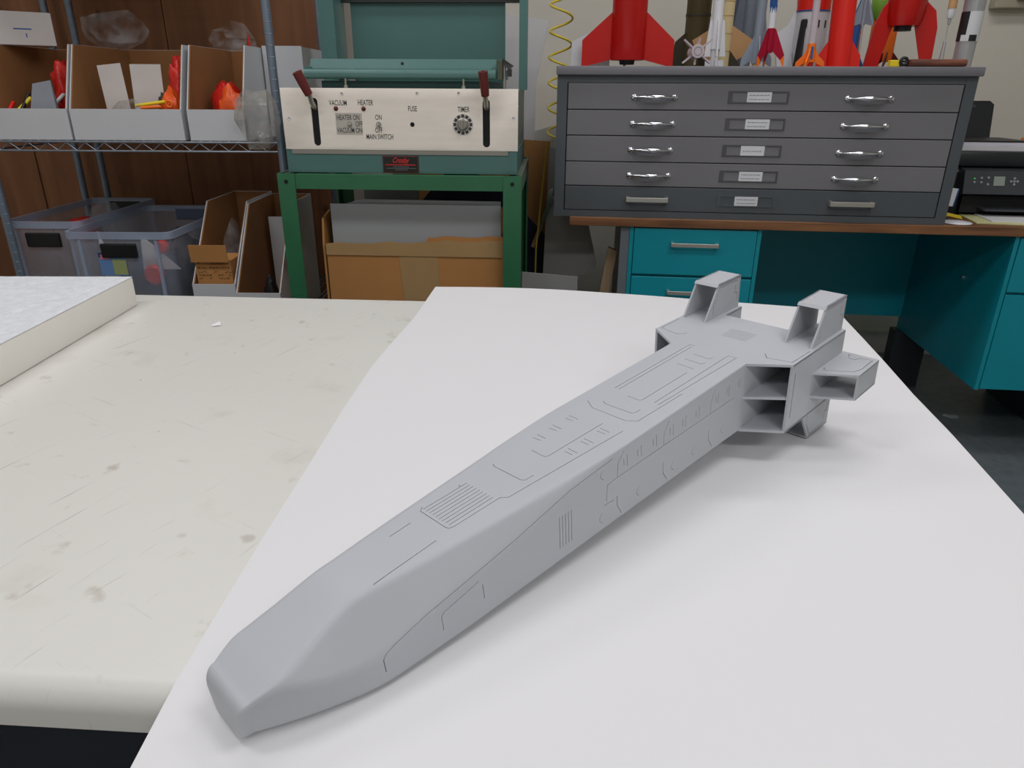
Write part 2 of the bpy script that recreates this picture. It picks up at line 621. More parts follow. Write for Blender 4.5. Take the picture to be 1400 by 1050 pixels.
TOPL = [[(-136.7, -30), (10, -29), (10.4, -22.5)], [(-136.8, -24.7), (4, -23.6)], [(-139, 23), (8, 23.6), (8.4, 34.5)], [(-140, 28.5), (6, 34)],
        [(-143.8, -7.7), (-144.3, 6.7), (-141.5, 9.5), (-58.8, 10.4)], [(-45.2, -10.8), (-46.4, 10.7)], [(-28.9, -11), (-30.2, 10.6), (-24.2, 13.2)], [(-11.5, -10.5), (-12.8, 10.4), (-8.4, 13.2)],
        [(-168.7, -20.9), (-171.9, -16), (-171.3, 17.5), (-167, 20.2), (-160.1, 20)], [(-178.1, -34.2), (-186.8, -21), (-187.5, 21.3), (-180.8, 32.2), (-105.3, 34.5)],
        [(-286.7, -12.9), (-287.3, 4.1), (-283.7, 6), (-206, 7.6)], [(-326.7, -24.4), (-328.6, -20.7), (-328.6, 13.2), (-326, 16.6), (-316.2, 16.9)],
        [(-205, 32.2), (-354.1, 23.4), (-359.2, 18), (-411.5, 17.6), (-415.1, 16.2), (-416, 13.2), (-415.7, -19.8), (-411.6, -23.1)],
        [(-431.5, -13.7), (-452.9, -12.4)], [(-432, 20.2), (-494, 23.6)], [(-369, -23), (-372, -20.5)]]
for u0 in (-269, -245.7, -220.8):
    TOPL += [[(u0, -28), (u0+.6, -19)], [(u0+6.6, -29), (u0+6.2, -17.6)], [(u0+.2, 13), (u0+.4, 21.8)], [(u0+6.2, 11.9), (u0+5.6, 23.4)]]
for k in range(9):
    TOPL.append([(-362.8, -20.6+4.2*k), (-412, -20.2+4.15*k)])
cb = MB()
for sgn in (1, -1):
    for L in SIDE:
        for (u0, w0), (u1, w1) in zip(L, L[1:]):
            groove(cb, (u0/1000, -sgn*.0501, w0/1000), (u1/1000, -sgn*.0501, w1/1000), (0, -sgn, 0))
    for (u0, w0) in CIRC:
        pts = [(u0+5.2*math.cos(a), w0+5.2*math.sin(a)) for a in [math.radians(100+k*32) for k in range(6)]]
        for (a0, b0), (a1, b1) in zip(pts, pts[1:]):
            groove(cb, (a0/1000, -sgn*.0501, b0/1000), (a1/1000, -sgn*.0501, b1/1000), (0, -sgn, 0), GW*.7, GD*.7)
    CR = [(-243.7, 74.5), (-303.9, 69.2), (-372.5, 55.6), (-426.8, 47.1), (-469.3, 40.6), (-500, 32.8), (-507.2, 30.0), (-509.8, 26.4), (-509.0, 14.3)]
    bcs = np.interp([c[0]/1000 for c in CR], us, sm[2])
    for k in range(len(CR)-1):
        groove(cb, (CR[k][0]/1000, -sgn*(bcs[k]-.0002), CR[k][1]/1000), (CR[k+1][0]/1000, -sgn*(bcs[k+1]-.0002), CR[k+1][1]/1000), (0, -sgn, 0.02), GW, 0.0016)
for L in TOPL:
    for (u0, v0), (u1, v1) in zip(L, L[1:]):
        groove(cb, (u0/1000, -v0/1000, wtop(u0/1000)), (u1/1000, -v1/1000, wtop(u1/1000)), (0, 0, 1))
for k in range(8):
    groove(cb, (.061+.0038*k, -.017, HB), (.061+.0038*k, .017, HB), (0, 0, 1), 0.0008, 0.0009)
cut(hull, cb, 28)

TH = 0.0030   # plate thickness
N1, N2, UA, UT, HN = 0.0538, 0.0880, 0.0850, 0.1137, 0.0447
W1, W2, SA, ST, SHH, USR = 0.0242, 0.0574, 0.0885, 0.1156, 0.0437, 0.1760


def line_cut(o, segs, nrm):
    c = MB()
    for P, Q in segs:
        groove(c, P, Q, nrm, 0.0011, 0.0014)
    cut(o, c, 30)


for sg in (1, -1):                       # +1 starboard
    y = lambda v: -sg*v
    blk = bpy.data.objects.new('engine_block', None)
    COL.objects.link(blk)
    blk.parent = ship
    plan = [(0.0, y(.0495)), (US, y(BB)), (UR, y(BB)), (UR, y(BI)), (0.128, y(BI))]
    if sg < 0:
        plan = plan[::-1]
    # the block is: top, bottom and middle plates, an outer wall, a rear bulkhead and an inner tail wall
    tp = MB().prism(plan, 'xy', HB-TH, HB).build('top_plate', m_ship, blk)
    L = [(.0455, .0865), (.0455, .0905)]
    pl = [((.030, y(.060), HB), (.036, y(.088), HB)), ((.036, y(.088), HB), (.078, y(.089), HB)), ((.030, y(.060), HB), (.040, y(.053), HB))]
    line_cut(tp, pl, (0, 0, 1))
    MB().prism(plan, 'xy', 0, TH).build('bottom_plate', m_ship, blk)
    plan_in = [(0.001, y(.0495)), (US+.001, y(BB-TH)), (UR-.03, y(BB-TH)), (UR-.03, y(BI))]
    if sg < 0:
        plan_in = plan_in[::-1]
    MB().prism(plan_in, 'xy', HB/2-TH/2, HB/2+TH/2).build('divider_plate', m_ship, blk)
    y0, y1 = sorted((y(BB), y(BB-TH)))
    ow = MB().box(US-.0005, UR, y0, y1, 0.0002, HB-.0002).build('outer_wall', m_ship, blk)
    gc = MB()
    groove(gc, (US+.0085, y(BB), .074), (US+.0085, y(BB), .018), (0, -sg, 0), 0.0022, 0.0022)
    cut(ow, gc, 30)
    y0, y1 = sorted((y(BI), y(BI+TH)))
    MB().box(0.127, UR-.0002, y0, y1, 0.0003, HB-.0003).build('inner_wall', m_ship, blk)
    y0, y1 = sorted((y(BI+.001), y(BB-TH)))
    MB().box(UR-.032, UR-.028, y0, y1, TH, HB-TH).build('bulkhead', m_ship, blk)
    # pods above and below the block
    for up in (1, -1):
        pod = bpy.data.objects.new('engine_pod', None)
        COL.objects.link(pod)
        pod.parent = ship
        zz = (lambda h: HB+h) if up > 0 else (lambda h: -h)

        def wall(v0, v1):
            side = [(UA, zz(0)), (UT, zz(HN)), (UR-.002, zz(HN)), (UR-.002, zz(0))]
            return MB().prism(side, 'xz', *sorted((y(v0), y(v1)))).build('side_wall', m_ship, pod)
        ow = wall(N2, N2-TH*.8)
        iw = wall(N1, N1+TH*.8)
        yo = y(N2)
        sgs = [((.1035, yo, zz(.006)), (.1035, yo, zz(.020))), ((.1035, yo, zz(.020)), (.1165, yo, zz(.0395))), ((.1165, yo, zz(.0395)), (.160, yo, zz(.0395))),
               ((.163, yo, zz(.010)), (.163, yo, zz(.022))), ((.163, yo, zz(.022)), (.157, yo, zz(.022))), ((.157, yo, zz(.022)), (.157, yo, zz(.033))), ((.168, yo, zz(.008)), (.168, yo, zz(.038)))]
        line_cut(ow, sgs, (0, -sg, 0))
        yi = y(N1)
        line_cut(iw, [((a[0], yi, a[2]), (b[0], yi, b[2])) for a, b in sgs], (0, sg, 0))
        MB().prism([(UT-TH*.5, zz(HN)), (UT-TH*1.7, zz(HN-TH)), (UR-.002, zz(HN-TH)), (UR-.002, zz(HN))], 'xz', *sorted((y(N1), y(N2)))).build('roof_plate', m_ship, pod)
    # pod on the outer side
    pod = bpy.data.objects.new('engine_pod', None)
    COL.objects.link(pod)
    pod.parent = ship
    planp = [(SA, y(BB)), (ST, y(BB+SHH)), (USR, y(BB+SHH)), (USR, y(BB))]
    if sg < 0:
        planp = planp[::-1]
    tp = MB().prism(planp, 'xy', W2-TH*.8, W2).build('roof_plate', m_ship, pod)
    zt = W2
    sgs = [((.105, y(.098), zt), (.122, y(.127), zt)), ((.122, y(.127), zt), (.135, y(.131), zt)), ((.135, y(.131), zt), (.168, y(.131), zt)), ((.105, y(.098), zt), (.112, y(.096), zt)),
           ((.170, y(.102), zt), (.158, y(.106), zt)), ((.158, y(.106), zt), (.158, y(.114), zt)), ((.158, y(.114), zt), (.166, y(.117), zt)), ((.166, y(.117), zt), (.169, y(.129), zt))]
    line_cut(tp, sgs, (0, 0, 1))
    MB().prism(planp, 'xy', W1, W1+TH*.8).build('floor_plate', m_ship, pod)
    y0, y1 = sorted((y(BB+SHH), y(BB+SHH-TH*.8)))
    MB().box(ST-.0003, USR, y0, y1, W1+.0002, W2-.0002).build('side_wall', m_ship, pod)


# ================================================================== DESK
m_teal = M('teal_enamel', (8, 150, 168), 0.38, var=0.05, scale=5)
m_teal_edge = M('teal_trim', (14, 152, 168), 0.4)
m_deskgrey = M('grey_enamel', (112, 120, 126), 0.5)
m_nickel = M('brushed_nickel', (200, 198, 190), 0.35, metal=0.75, var=0.04)
m_chrome = M('chrome', (225, 227, 232), 0.14, metal=1.0, var=0.02)
m_deskwood = wood_mat('desk_walnut', (96, 62, 40), (150, 104, 68), axis=0, scale=1.6, rough=0.4)
d = thing('office_desk', 'teal metal office desk with a brown wood-grain top and drawers', 'desk', desk(0, 0), -YAW)
MB().box(0.05, 1.95, -0.012, 0.76, 0.727, 0.7535, ch=0.002).build('desktop', m_deskwood, d)


def bar_handle(parent, x0, x1, y, z, h=0.012, out=0.022):
    mb = MB().box(x0, x1, y-out, y-out+0.006, z-h/2, z+h/2, ch=0.001)
    mb.box(x0, x0+0.009, y-out+0.004, y, z-h/2, z+h/2).box(x1-0.009, x1, y-out+0.004, y, z-h/2, z+h/2)
    return mb.build('handle', m_nickel, parent)


def pedestal(s0, s1, rows, handles=True):
    p = bpy.data.objects.new('pedestal', None)
    COL.objects.link(p)
    p.parent = d
    MB().box(s0, s1, 0.012, 0.655, 0.235, 0.7265).build('cabinet_body', m_teal, p)
    MB().box(s0-0.0, s0+0.012, 0.0, 0.012, 0.235, 0.7265).build('front_stile', m_teal_edge, p)
    MB().box(s1-0.012, s1, 0.0, 0.012, 0.235, 0.7265).build('front_stile', m_teal_edge, p)
    for z0, z1 in rows:
        dr = MB().box(s0+0.014, s1-0.014, -0.004, 0.011, z0, z1, ch=0.0015).build('drawer', m_teal, d)
        if handles:
            c = (s0+s1)/2
            bar_handle(dr, c-0.072, c+0.072, -0.004, z1-0.046)
    return p


p_ = pedestal(0.240, 0.640, [(0.578, 0.722), (0.425, 0.570), (0.240, 0.417)])
MB().box(0.212, 0.2395, 0.004, 0.655, 0.0, 0.7265).build('side_panel', m_deskgrey, d)
pedestal(1.368, 1.80, [(0.558, 0.722), (0.240, 0.550)])
MB().box(0.640, 1.368, 0.640, 0.652, 0.285, 0.7265).build('modesty_panel', m_teal, d)
MB().lathe([(0.0, 0.008), (0.008, 0.008), (0.009, 0.0), (0.0, 0.0)], 14, T(1.3675, 0.235, 0.545) @ RY(-math.pi/2)).build('side_knob', m_chrome, d)
MB().box(1.345, 1.47, 0.60, 0.66, 0.0, 0.235).build('leg', m_leg, d)
MB().box(1.74, 1.79, 0.05, 0.60, 0.0, 0.235).build('leg', m_leg, d)
MB().box(0.59, 0.635, 0.58, 0.64, 0.0, 0.235).build('leg', m_leg, d)

# chip of paint on the floor
o_ = MB().prism([(0, 0), (0.03, -0.012), (0.052, 0.0), (0.05, 0.02), (0.028, 0.012), (0.004, 0.018)], 'xy', 0.0, 0.003).build('floor_litter', M('pale_litter', (170, 176, 172), 0.7))
o_.location = (1.612, 2.41, 0.0003)
o_.rotation_euler = (0, 0, -0.4)
tag(o_, 'pale scrap of litter on the dark floor beside the desk', 'scrap')

# ================================================================== FLAT FILE
m_fg = M('flatfile_grey', (122, 121, 125), 0.5, var=0.06, scale=3, bump=0.03, bscale=120)
m_fgd = M('flatfile_dark', (84, 90, 95), 0.45, var=0.06, scale=4)
m_fgt = M('flatfile_top', (122, 121, 127), 0.5, var=0.05, scale=6)
m_card = M('label_card', (226, 228, 232), 0.6)
m_ink = M('faint_ink', (150, 152, 170), 0.7)
m_gap = M('shadow_gap', (30, 32, 36), 0.8)
m_frame_dk = M('label_frame', (84, 84, 88), 0.5)
ff = thing('flat_file_cabinet', 'wide grey steel flat-file cabinet with five shallow drawers, standing on the desk', 'cabinet', desk(0, 0, 0.7538), -YAW)
CW, CH = 1.16, 0.405
MB().box(0, 0.030, 0, 0.55, 0, CH).build('side_frame', m_fgd, ff)
MB().box(CW-0.030, CW, 0, 0.55, 0, CH).build('side_frame', m_fgd, ff)
MB().box(0.030, CW-0.030, 0, 0.55, 0, 0.019).build('bottom_rail', m_fgd, ff)
MB().box(0.030, CW-0.030, 0.001, 0.55, CH-0.020, CH).build('top_rail', m_fgd, ff)
MB().box(0.030, CW-0.030, 0.53, 0.55, 0.019, CH-0.020).build('back_panel', m_fgd, ff)
MB().box(-0.003, CW+0.006, -0.015, 0.555, CH, CH+0.024, ch=0.003).build('top_slab', m_fgt, ff, smooth=40)
rows = [(1.0665, 1.1375), (0.9940, 1.0640), (0.9195, 0.9915), (0.8480, 0.9170), (0.7745, 0.8455)]


def bow_handle(parent, c, z, y):
    mb = MB()
    for sx in (-1, 1):
        mb.lathe([(0.0085, 0), (0.0085, 0.004), (0.006, 0.006), (0.0, 0.006)], 14, T(c+sx*0.058, y, z) @ RX(math.pi/2))
    pts = [(c-0.058, y-0.005, z), (c-0.045, y-0.012, z), (c-0.035, y-0.021, z), (c-0.015, y-0.026, z), (c, y-0.027, z), (c+0.015, y-0.026, z), (c+0.035, y-0.021, z), (c+0.045, y-0.012, z), (c+0.058, y-0.005, z)]
    mb.tube(pts, [0.004, 0.004, 0.0045, 0.007, 0.008, 0.007, 0.0045, 0.004, 0.004], 10)
    h = mb.build('handle', m_chrome, parent, smooth=50)
    return h


for i, (z0, z1) in enumerate(rows):
    z0 -= 0.7538
    z1 -= 0.7538
    last_row = i == 4
    dr = MB().box(0.0325, CW-0.0325, 0.0015, 0.50, z0, z1, ch=0.0012).build('drawer', m_fgd if last_row else m_fg, ff)
    zc = (z0+z1)/2
    for c in (0.2835, 0.882):
        if last_row:
            bar_handle(dr, c-0.063, c+0.063, 0.0015, zc, 0.014, 0.024)
        else:
            bow_handle(dr, c, zc-0.002, 0.0015)
    y = 0.0015
    mb = MB()
    fx0, fx1, fz0, fz1 = 0.493, 0.662, zc-0.017, zc+0.016
    mb.box(fx0, fx1, y-0.002, y, fz1-0.004, fz1).box(fx0, fx1, y-0.002, y, fz0, fz0+0.004)
    mb.box(fx0, fx0+0.012, y-0.002, y, fz0+.004, fz1-.004).box(fx1-0.005, fx1, y-0.002, y, fz0+.004, fz1-.004)
    mb.build('label_frame', m_frame_dk if not last_row else m_fgd, dr)
    lc = 0.580+(0.004*(i % 2))
    MB().box(lc-0.034, lc+0.034, y-0.0025, y-0.0005, zc-0.0135, zc+0.0135).build('label_card', m_card, dr)
    mb = MB()
    lines = [(0.005, 0.028), (-0.006, 0.028)] if i in (0, 1, 3, 4) else [(-0.001, 0.028)]
    r_ = random.Random(i+5)
    for dz, hw in lines:
        xx = lc-hw
        while xx < lc+hw-0.004:
            wl = 0.003+r_.random()*0.007
            mb.box(xx, min(xx+wl, lc+hw), y-0.0028, y-0.0024, zc+dz-0.0011, zc+dz+0.0011)
            xx += wl+0.0016
    mb.build('printed_lines', m_ink, dr)

# ================================================================== MODEL ROCKETS ON THE FLAT FILE
TOP = 0.7538+CH+0.0243


def rocket(name, label, s, t, lean=0.0):
    o = thing(name, label, 'rocket', desk(s, t, TOP), -YAW, 'model rockets on the flat file')
    o.rotation_euler = (0, lean, -YAW)
    return o


def body(parent, mat, prof, n=24, name='body_tube'):
    return MB().lathe(prof, n).build(name, mat, parent, smooth=40)


def fins(parent, mat, poly, angs, th=0.006, name='fin', tip=None):
    """poly of (radial, z) outline"""
    out = []
    for a in angs:
        o = MB().prism(poly, 'xz', -th/2, th/2, RZ(math.radians(a))).build(name, mat, parent)
        out.append(o)
    return out


m_red = M('gloss_red', (196, 18, 12), 0.3, var=0.05)
m_red2 = M('flame_red', (232, 34, 22), 0.35, var=0.03)
m_olive = M('olive_drab', (88, 78, 48), 0.5, var=0.1)
m_olived = M('olive_dark', (60, 56, 40), 0.55, var=0.1)
m_rwhite = M('rocket_white', (222, 224, 228), 0.35, var=0.02)
m_rgrey = M('rocket_bluegrey', (140, 152, 166), 0.4, var=0.04)
m_rgrey2 = M('rocket_slate', (112, 122, 134), 0.45, var=0.05)
m_tan = M('tan_card', (196, 152, 104), 0.6, var=0.05)
m_cream = M('cream_card', (214, 198, 150), 0.6, var=0.04)
m_black = M('black_paint', (26, 26, 30), 0.45)
m_silver = M('silver_paint', (188, 190, 194), 0.3, metal=0.6)
m_orange = M('orange_plastic', (250, 118, 24), 0.4, var=0.04)
m_crim = M('metallic_crimson', (190, 24, 62), 0.25, metal=0.55)
m_blue = M('royal_blue', (40, 90, 160), 0.4)
m_green = M('lime_green', (126, 178, 62), 0.4)
m_pink = M('pale_mauve', (196, 184, 190), 0.5)
m_yel = M('yellow_plastic', (238, 212, 40), 0.4)
m_brown = wood_mat('block_wood', (84, 44, 34), (142, 88, 66), axis=0, scale=3)

# 1 big red rocket
r = rocket('model_rocket', 'large glossy red model rocket with broad swept fins beside the yellow hose', 0.2025, 0.16, 0.0)
body(r, m_red, [(0.0, 0.020), (0.050, 0.020), (0.052, 0.024), (0.052, 0.62), (0.044, 0.70), (0.025, 0.78), (0, 0.82)], 32)
fins(r, m_red, [(0.048, 0.155), (0.139, 0.076), (0.139, 0.000), (0.048, 0.022)], (2, 92, 182), 0.007)
MB().lathe([(0.0, 0.008), (0.022, 0.008), (0.024, 0.021), (0, 0.021)], 20).build('nozzle', m_black, r, smooth=40)
# 2 olive missile
r = rocket('model_rocket', 'olive drab model missile with dark fins behind the big red rocket', 0.437, 0.44)
body(r, m_olive, [(0, 0.004), (0.040, 0.004), (0.040, 0.36), (0.044, 0.365), (0.044, 0.52), (0.02, 0.62), (0, 0.65)])
MB().lathe([(0.0405, 0.162), (0.0415, 0.162), (0.0415, 0.17), (0.0405, 0.17)], 24).build('band', m_olived, r, smooth=40)
fins(r, m_olived, [(0.038, 0.115), (0.075, 0.085), (0.090, 0.000), (0.038, 0.0)], (20, 110, 200, 290), 0.005)
# 3 fallen pale rocket seen end-on
r = thing('model_rocket', 'pale mauve model rocket lying on its side, star of fins and nozzle facing outward', 'rocket', desk(0.400, 0.045, TOP), -YAW, 'model rockets on the flat file')
ax = T(0, 0.005, 0.0405) @ RX(-math.pi/2)
MB().lathe([(0.0105, -0.012), (0.018, -0.012), (0.019, -0.004), (0.0175, 0.0), (0.0175, 0.11), (0.010, 0.145), (0, 0.155)], 22, ax).build('body_tube', m_pink, r, smooth=40)
MB().lathe([(0.0, -0.006), (0.0112, -0.006), (0.0112, -0.0125), (0.0104, -0.0125), (0.0104, -0.008), (0, -0.008)], 20, ax).build('nozzle', m_black, r, smooth=40)
for a in (38, 98, 142, 218, 322, 278):
    MB().prism([(0.015, 0.006), (0.0505 if a not in (278, 98) else 0.036, 0.0), (0.0505 if a not in (278, 98) else 0.036, 0.02), (0.015, 0.055)], 'xz', -0.0022, 0.0022, ax @ RZ(math.radians(a))).build('fin', m_pink, r)
# 4 white rocket with two rows of fins
r = rocket('model_rocket', 'slim white model rocket with two tiers of long fins, beside the fallen rocket', 0.469, 0.19, -0.02)
body(r, m_rwhite, [(0, 0.002), (0.0115, 0.002), (0.0115, 0.05), (0.0155, 0.052), (0.0155, 0.26), (0.0135, 0.36), (0, 0.42)])
fins(r, m_rwhite, [(0.013, 0.132), (0.021, 0.132), (0.032, 0.032), (0.013, 0.032)], (5, 95, 185, 275), 0.004)
fins(r, m_rwhite, [(0.009, 0.022), (0.028, 0.022), (0.028, 0.0), (0.009, 0.0)], (5, 95, 185, 275), 0.004, 'lower_fin')
# 5 tan rocket
r = rocket('model_rocket', 'cream tubed model rocket with big tan cardboard fins behind the slim white one', 0.502, 0.285)
body(r, m_cream, [(0, 0.0), (0.026, 0.0), (0.026, 0.34), (0.018, 0.42), (0, 0.46)])
for z in (0.05, 0.10, 0.15, 0.19):
    MB().lathe([(0.0262, z), (0.0268, z), (0.0268, z+0.0015), (0.0262, z+0.0015)], 24).build('band', m_tan, r)
fins(r, m_tan, [(0.024, 0.125), (0.095, 0.082), (0.074, 0.040), (0.024, 0.012)], (0, 182), 0.004)
fins(r, m_olived, [(0.024, 0.055), (0.070, 0.0), (0.026, 0.0)], (-20,), 0.004, 'lower_fin')
# 6 slate rocket behind
r = rocket('model_rocket', 'slate grey model rocket with tapering strakes behind the blue-grey rocket', 0.592, 0.40)
body(r, m_rgrey2, [(0, 0.0), (0.022, 0.0), (0.022, 0.30), (0.012, 0.42), (0, 0.46)])
fins(r, m_rgrey2, [(0.018, 0.30), (0.030, 0.30), (0.066, 0.10), (0.018, 0.075)], (180, 215, 0, 60), 0.004)
# 7 blue grey rocket
r = rocket('model_rocket', 'light blue-grey model rocket with four swept delta fins', 0.590, 0.17)
body(r, m_rgrey, [(0, 0.012), (0.014, 0.012), (0.0125, 0.08), (0.012, 0.26), (0.006, 0.34), (0, 0.36)])
fins(r, m_rgrey, [(0.012, 0.088), (0.044, 0.026), (0.046, 0.0), (0.020, 0.018), (0.012, 0.018)], (0, 90, 180, 270), 0.004)
MB().lathe([(0.0, 0.0), (0.009, 0.0), (0.009, 0.0125), (0, 0.0125)], 16).build('motor_tube', m_cream, r, smooth=40)
# 8 crimson finned rocket
r = rocket('model_rocket', 'small white model rocket with metallic crimson fins, orange tips and blue flame decal', 0.612, 0.10, -0.035)
body(r, m_rwhite, [(0, 0.095), (0.0095, 0.095), (0.0095, 0.165), (0.0095, 0.30), (0.005, 0.34), (0, 0.35)])
MB().lathe([(0.0098, 0.158), (0.0104, 0.160), (0.0104, 0.21), (0.0098, 0.21)], 20).build('flame_decal', m_blue, r, smooth=40)
fins(r, m_blue, [(0.004, 0.162), (0.010, 0.162), (0.007, 0.142)], (250, 290), 0.014, 'flame_decal')
MB().lathe([(0, 0.038), (0.0085, 0.038), (0.0105, 0.045), (0.0105, 0.103), (0, 0.103)], 20).build('boat_tail', m_crim, r, smooth=40)
fins(r, m_crim, [(0.008, 0.103), (0.014, 0.100), (0.044, 0.030), (0.034, 0.017), (0.010, 0.042)], (-25, 95, 215), 0.004)
fins(r, m_orange, [(0.034, 0.017), (0.044, 0.030), (0.044, 0.0), (0.0425, 0.0)], (-25, 95, 215), 0.0043, 'fin_tip')
# 9 large white moon rocket
r = rocket('model_rocket', 'wide silvery white model rocket with swept wings, black stripe fin and red band', 0.782, 0.36)
body(r, m_rwhite, [(0, 0.01), (0.040, 0.01), (0.050, 0.08), (0.050, 0.40), (0.02, 0.52), (0, 0.54)])
MB().lathe([(0.0502, 0.170), (0.0512, 0.170), (0.0512, 0.21), (0.0502, 0.21)], 28).build('red_band', m_red2, r, smooth=40)
MB().lathe([(0.0502, 0.166), (0.0514, 0.166), (0.0514, 0.170), (0.0502, 0.170)], 28).build('dark_band', m_blue, r, smooth=40)
fins(r, m_rwhite, [(0.046, 0.22), (0.055, 0.17), (0.070, 0.130), (0.105, 0.105), (0.088, 0.0), (0.046, 0.0)], (180, 165, 0, 80), 0.005)
fins(r, m_black, [(0.049, 0.145), (0.057, 0.14), (0.072, 0.0), (0.049, 0.0)], (232,), 0.016, 'black_fin')
for a in (222, 240, 282, 312):
    MB().box(0.0495, 0.0508, -0.003, 0.003, 0.120, 0.141, RZ(math.radians(a))).build('window_mark', m_black, r)
# 10 small grey rocket with orange fins
r = rocket('model_rocket', 'thin pale grey model rocket with a bright orange fin can', 0.730, 0.10, -0.03)
body(r, m_pink, [(0, 0.045), (0.0100, 0.045), (0.0100, 0.30), (0.006, 0.37), (0, 0.38)])
MB().lathe([(0, 0.014), (0.013, 0.014), (0.0115, 0.063), (0, 0.063)], 20).build('fin_can', m_orange, r, smooth=40)
fins(r, m_orange, [(0.010, 0.055), (0.018, 0.035), (0.040, 0.014), (0.041, 0.0), (0.012, 0.013)], (0, 120, 180, 240), 0.004)
MB().box(-0.003, 0.003, -0.0145, -0.012, 0.022, 0.055).build('dark_stripe', m_blue, r)
MB().lathe([(0, 0.0), (0.010, 0.0), (0.010, 0.0145), (0, 0.0145)], 16).build('motor_tube', m_red, r, smooth=40)
# 11 flame red rocket
r = rocket('model_rocket', 'flame red model rocket with trapezoid fins between the orange-finned and silver rockets', 0.823, 0.15, -0.05)
body(r, m_red2, [(0, 0.002), (0.033, 0.002), (0.033, 0.40), (0.02, 0.50), (0, 0.54)], 28)
fins(r, m_red2, [(0.030, 0.078), (0.062, 0.030), (0.062, 0.0), (0.030, 0.0)], (0, 90, 180), 0.005)
# 12 silver-fin rocket on rod
r = rocket('model_rocket', 'silver grey dart rocket held up on a thin chrome rod', 0.884, 0.17, -0.03)
body(r, m_rgrey, [(0, 0.115), (0.0065, 0.115), (0.0065, 0.26), (0, 0.30)], 16)
fins(r, m_rgrey, [(0.005, 0.20), (0.030, 0.125), (0.028, 0.113), (0.005, 0.120)], (0, 120, 180, 300), 0.003)
MB().lathe([(0, 0.0), (0.004, 0.0), (0.004, 0.118), (0, 0.118)], 12).build('display_rod', m_chrome, r, smooth=40)
MB().lathe([(0, 0), (0.016, 0), (0.016, 0.004), (0, 0.004)], 20).build('display_foot', m_rwhite, r, smooth=40)
# 13 orange tube rocket
r = rocket('model_rocket', 'orange tubed model rocket with dark maroon fins standing behind the red V-finned rocket', 1.046, 0.40, 0.0)
body(r, m_orange, [(0, 0.025), (0.0155, 0.025), (0.0155, 0.26), (0, 0.30)])
fins(r, M('maroon', (92, 16, 16), 0.4), [(0.014, 0.055), (0.045, 0.02), (0.050, 0.0), (0.014, 0.025)], (180, 240, 330), 0.004)
# 14 red V-2
r = rocket('model_rocket', 'big dark red model rocket standing on long leg-like fins over a yellow wheel toy', 1.012, 0.22)
body(r, m_red, [(0, 0.116), (0.045, 0.116), (0.052, 0.14), (0.056, 0.24), (0.05, 0.38), (0.02, 0.52), (0, 0.55)], 30)
MB().lathe([(0.0, 0.103), (0.024, 0.103), (0.024, 0.117), (0, 0.117)], 22).build('nozzle', m_black, r, smooth=40)
fins(r, m_red, [(0.040, 0.20), (0.066, 0.165), (0.082, 0.120), (0.096, 0.002), (0.056, 0.0), (0.030, 0.118)], (182,), 0.008)
fins(r, m_red, [(0.030, 0.20), (0.080, 0.155), (0.092, 0.110), (0.094, 0.026), (0.060, 0.026), (0.030, 0.118)], (-14,), 0.008)
# 15 silver / checker rocket
r = rocket('model_rocket', 'silver model rocket with black and white checker bands at the cabinet edge', 1.205, 0.22)
r.location = desk(1.136, 0.070, TOP)
body(r, m_silver, [(0, 0.0), (0.0245, 0.0), (0.0275, 0.20), (0.0275, 0.40), (0.012, 0.50), (0, 0.52)], 32)
for zi, (z0, z1, nn, ph) in enumerate([(0.066, 0.082, 8, 0.5), (0.082, 0.140, 4, 0.95)]):
    for k in range(nn):
        a0, a1 = 2*math.pi*k/nn+ph, 2*math.pi*(k+1)/nn+ph
        rad = 0.0272
        mb = MB()
        mb.grid(lambda a, b: (rad*math.cos(a0+(a1-a0)*a), rad*math.sin(a0+(a1-a0)*a), z0+(z1-z0)*b), 6, 1)
        mb.build('checker_patch', m_black if k % 2 else m_rwhite, r, smooth=40)
# 16 wooden plinth and small syringe-like rocket
o_ = MB().box(-0.074, 0.074, -0.026, 0.026, 0, 0.0185, ch=0.005).build('wooden_plinth', m_brown, None, smooth=40)
o_.location = desk(1.044, 0.014, TOP+0.0002)
o_.rotation_euler = (0, 0, -YAW)
tag(o_, 'small reddish-brown wooden block with rounded edges on the flat file', 'block')
r = rocket('model_rocket', 'slim tan model rocket with white collar on a thin metal stem above the wooden block', 1.058, 0.014, -0.0)
r.location = desk(1.056, 0.014, TOP+0.0190)
MB().lathe([(0, 0), (0.006, 0), (0.004, 0.045), (0.0012, 0.047), (0.0012, 0.085), (0.004, 0.087), (0.0045, 0.102), (0, 0.102)], 14).build('stem', m_silver, r, smooth=40)
MB().lathe([(0, 0.1005), (0.0075, 0.1005), (0.0095, 0.105), (0.0095, 0.125), (0, 0.125)], 16).build('collar', m_rwhite, r, smooth=40)
MB().lathe([(0, 0.1245), (0.0105, 0.1245), (0.0105, 0.22), (0, 0.26)], 16).build('body_tube', m_tan, r, smooth=40)
# yellow wheel toy
t_ = thing('toy_glider', 'yellow and black wheeled toy part under the dark red rocket', 'toy', desk(0.945, 0.02, TOP), -YAW)
MB().box(-0.022, 0.004, -0.012, 0.012, 0.0, 0.017, ch=0.002).build('block', m_yel, t_)
MB().tube([(0.012+0.009*math.cos(a), -0.014, 0.0135+0.009*math.sin(a)) for a in [2*math.pi*k/16 for k in range(16)]], 0.0042, 8, closed=True).build('wheel', m_black, t_, smooth=50)
MB().box(0.002, 0.016, -0.013, 0.010, 0.011, 0.016).build('axle', m_black, t_)
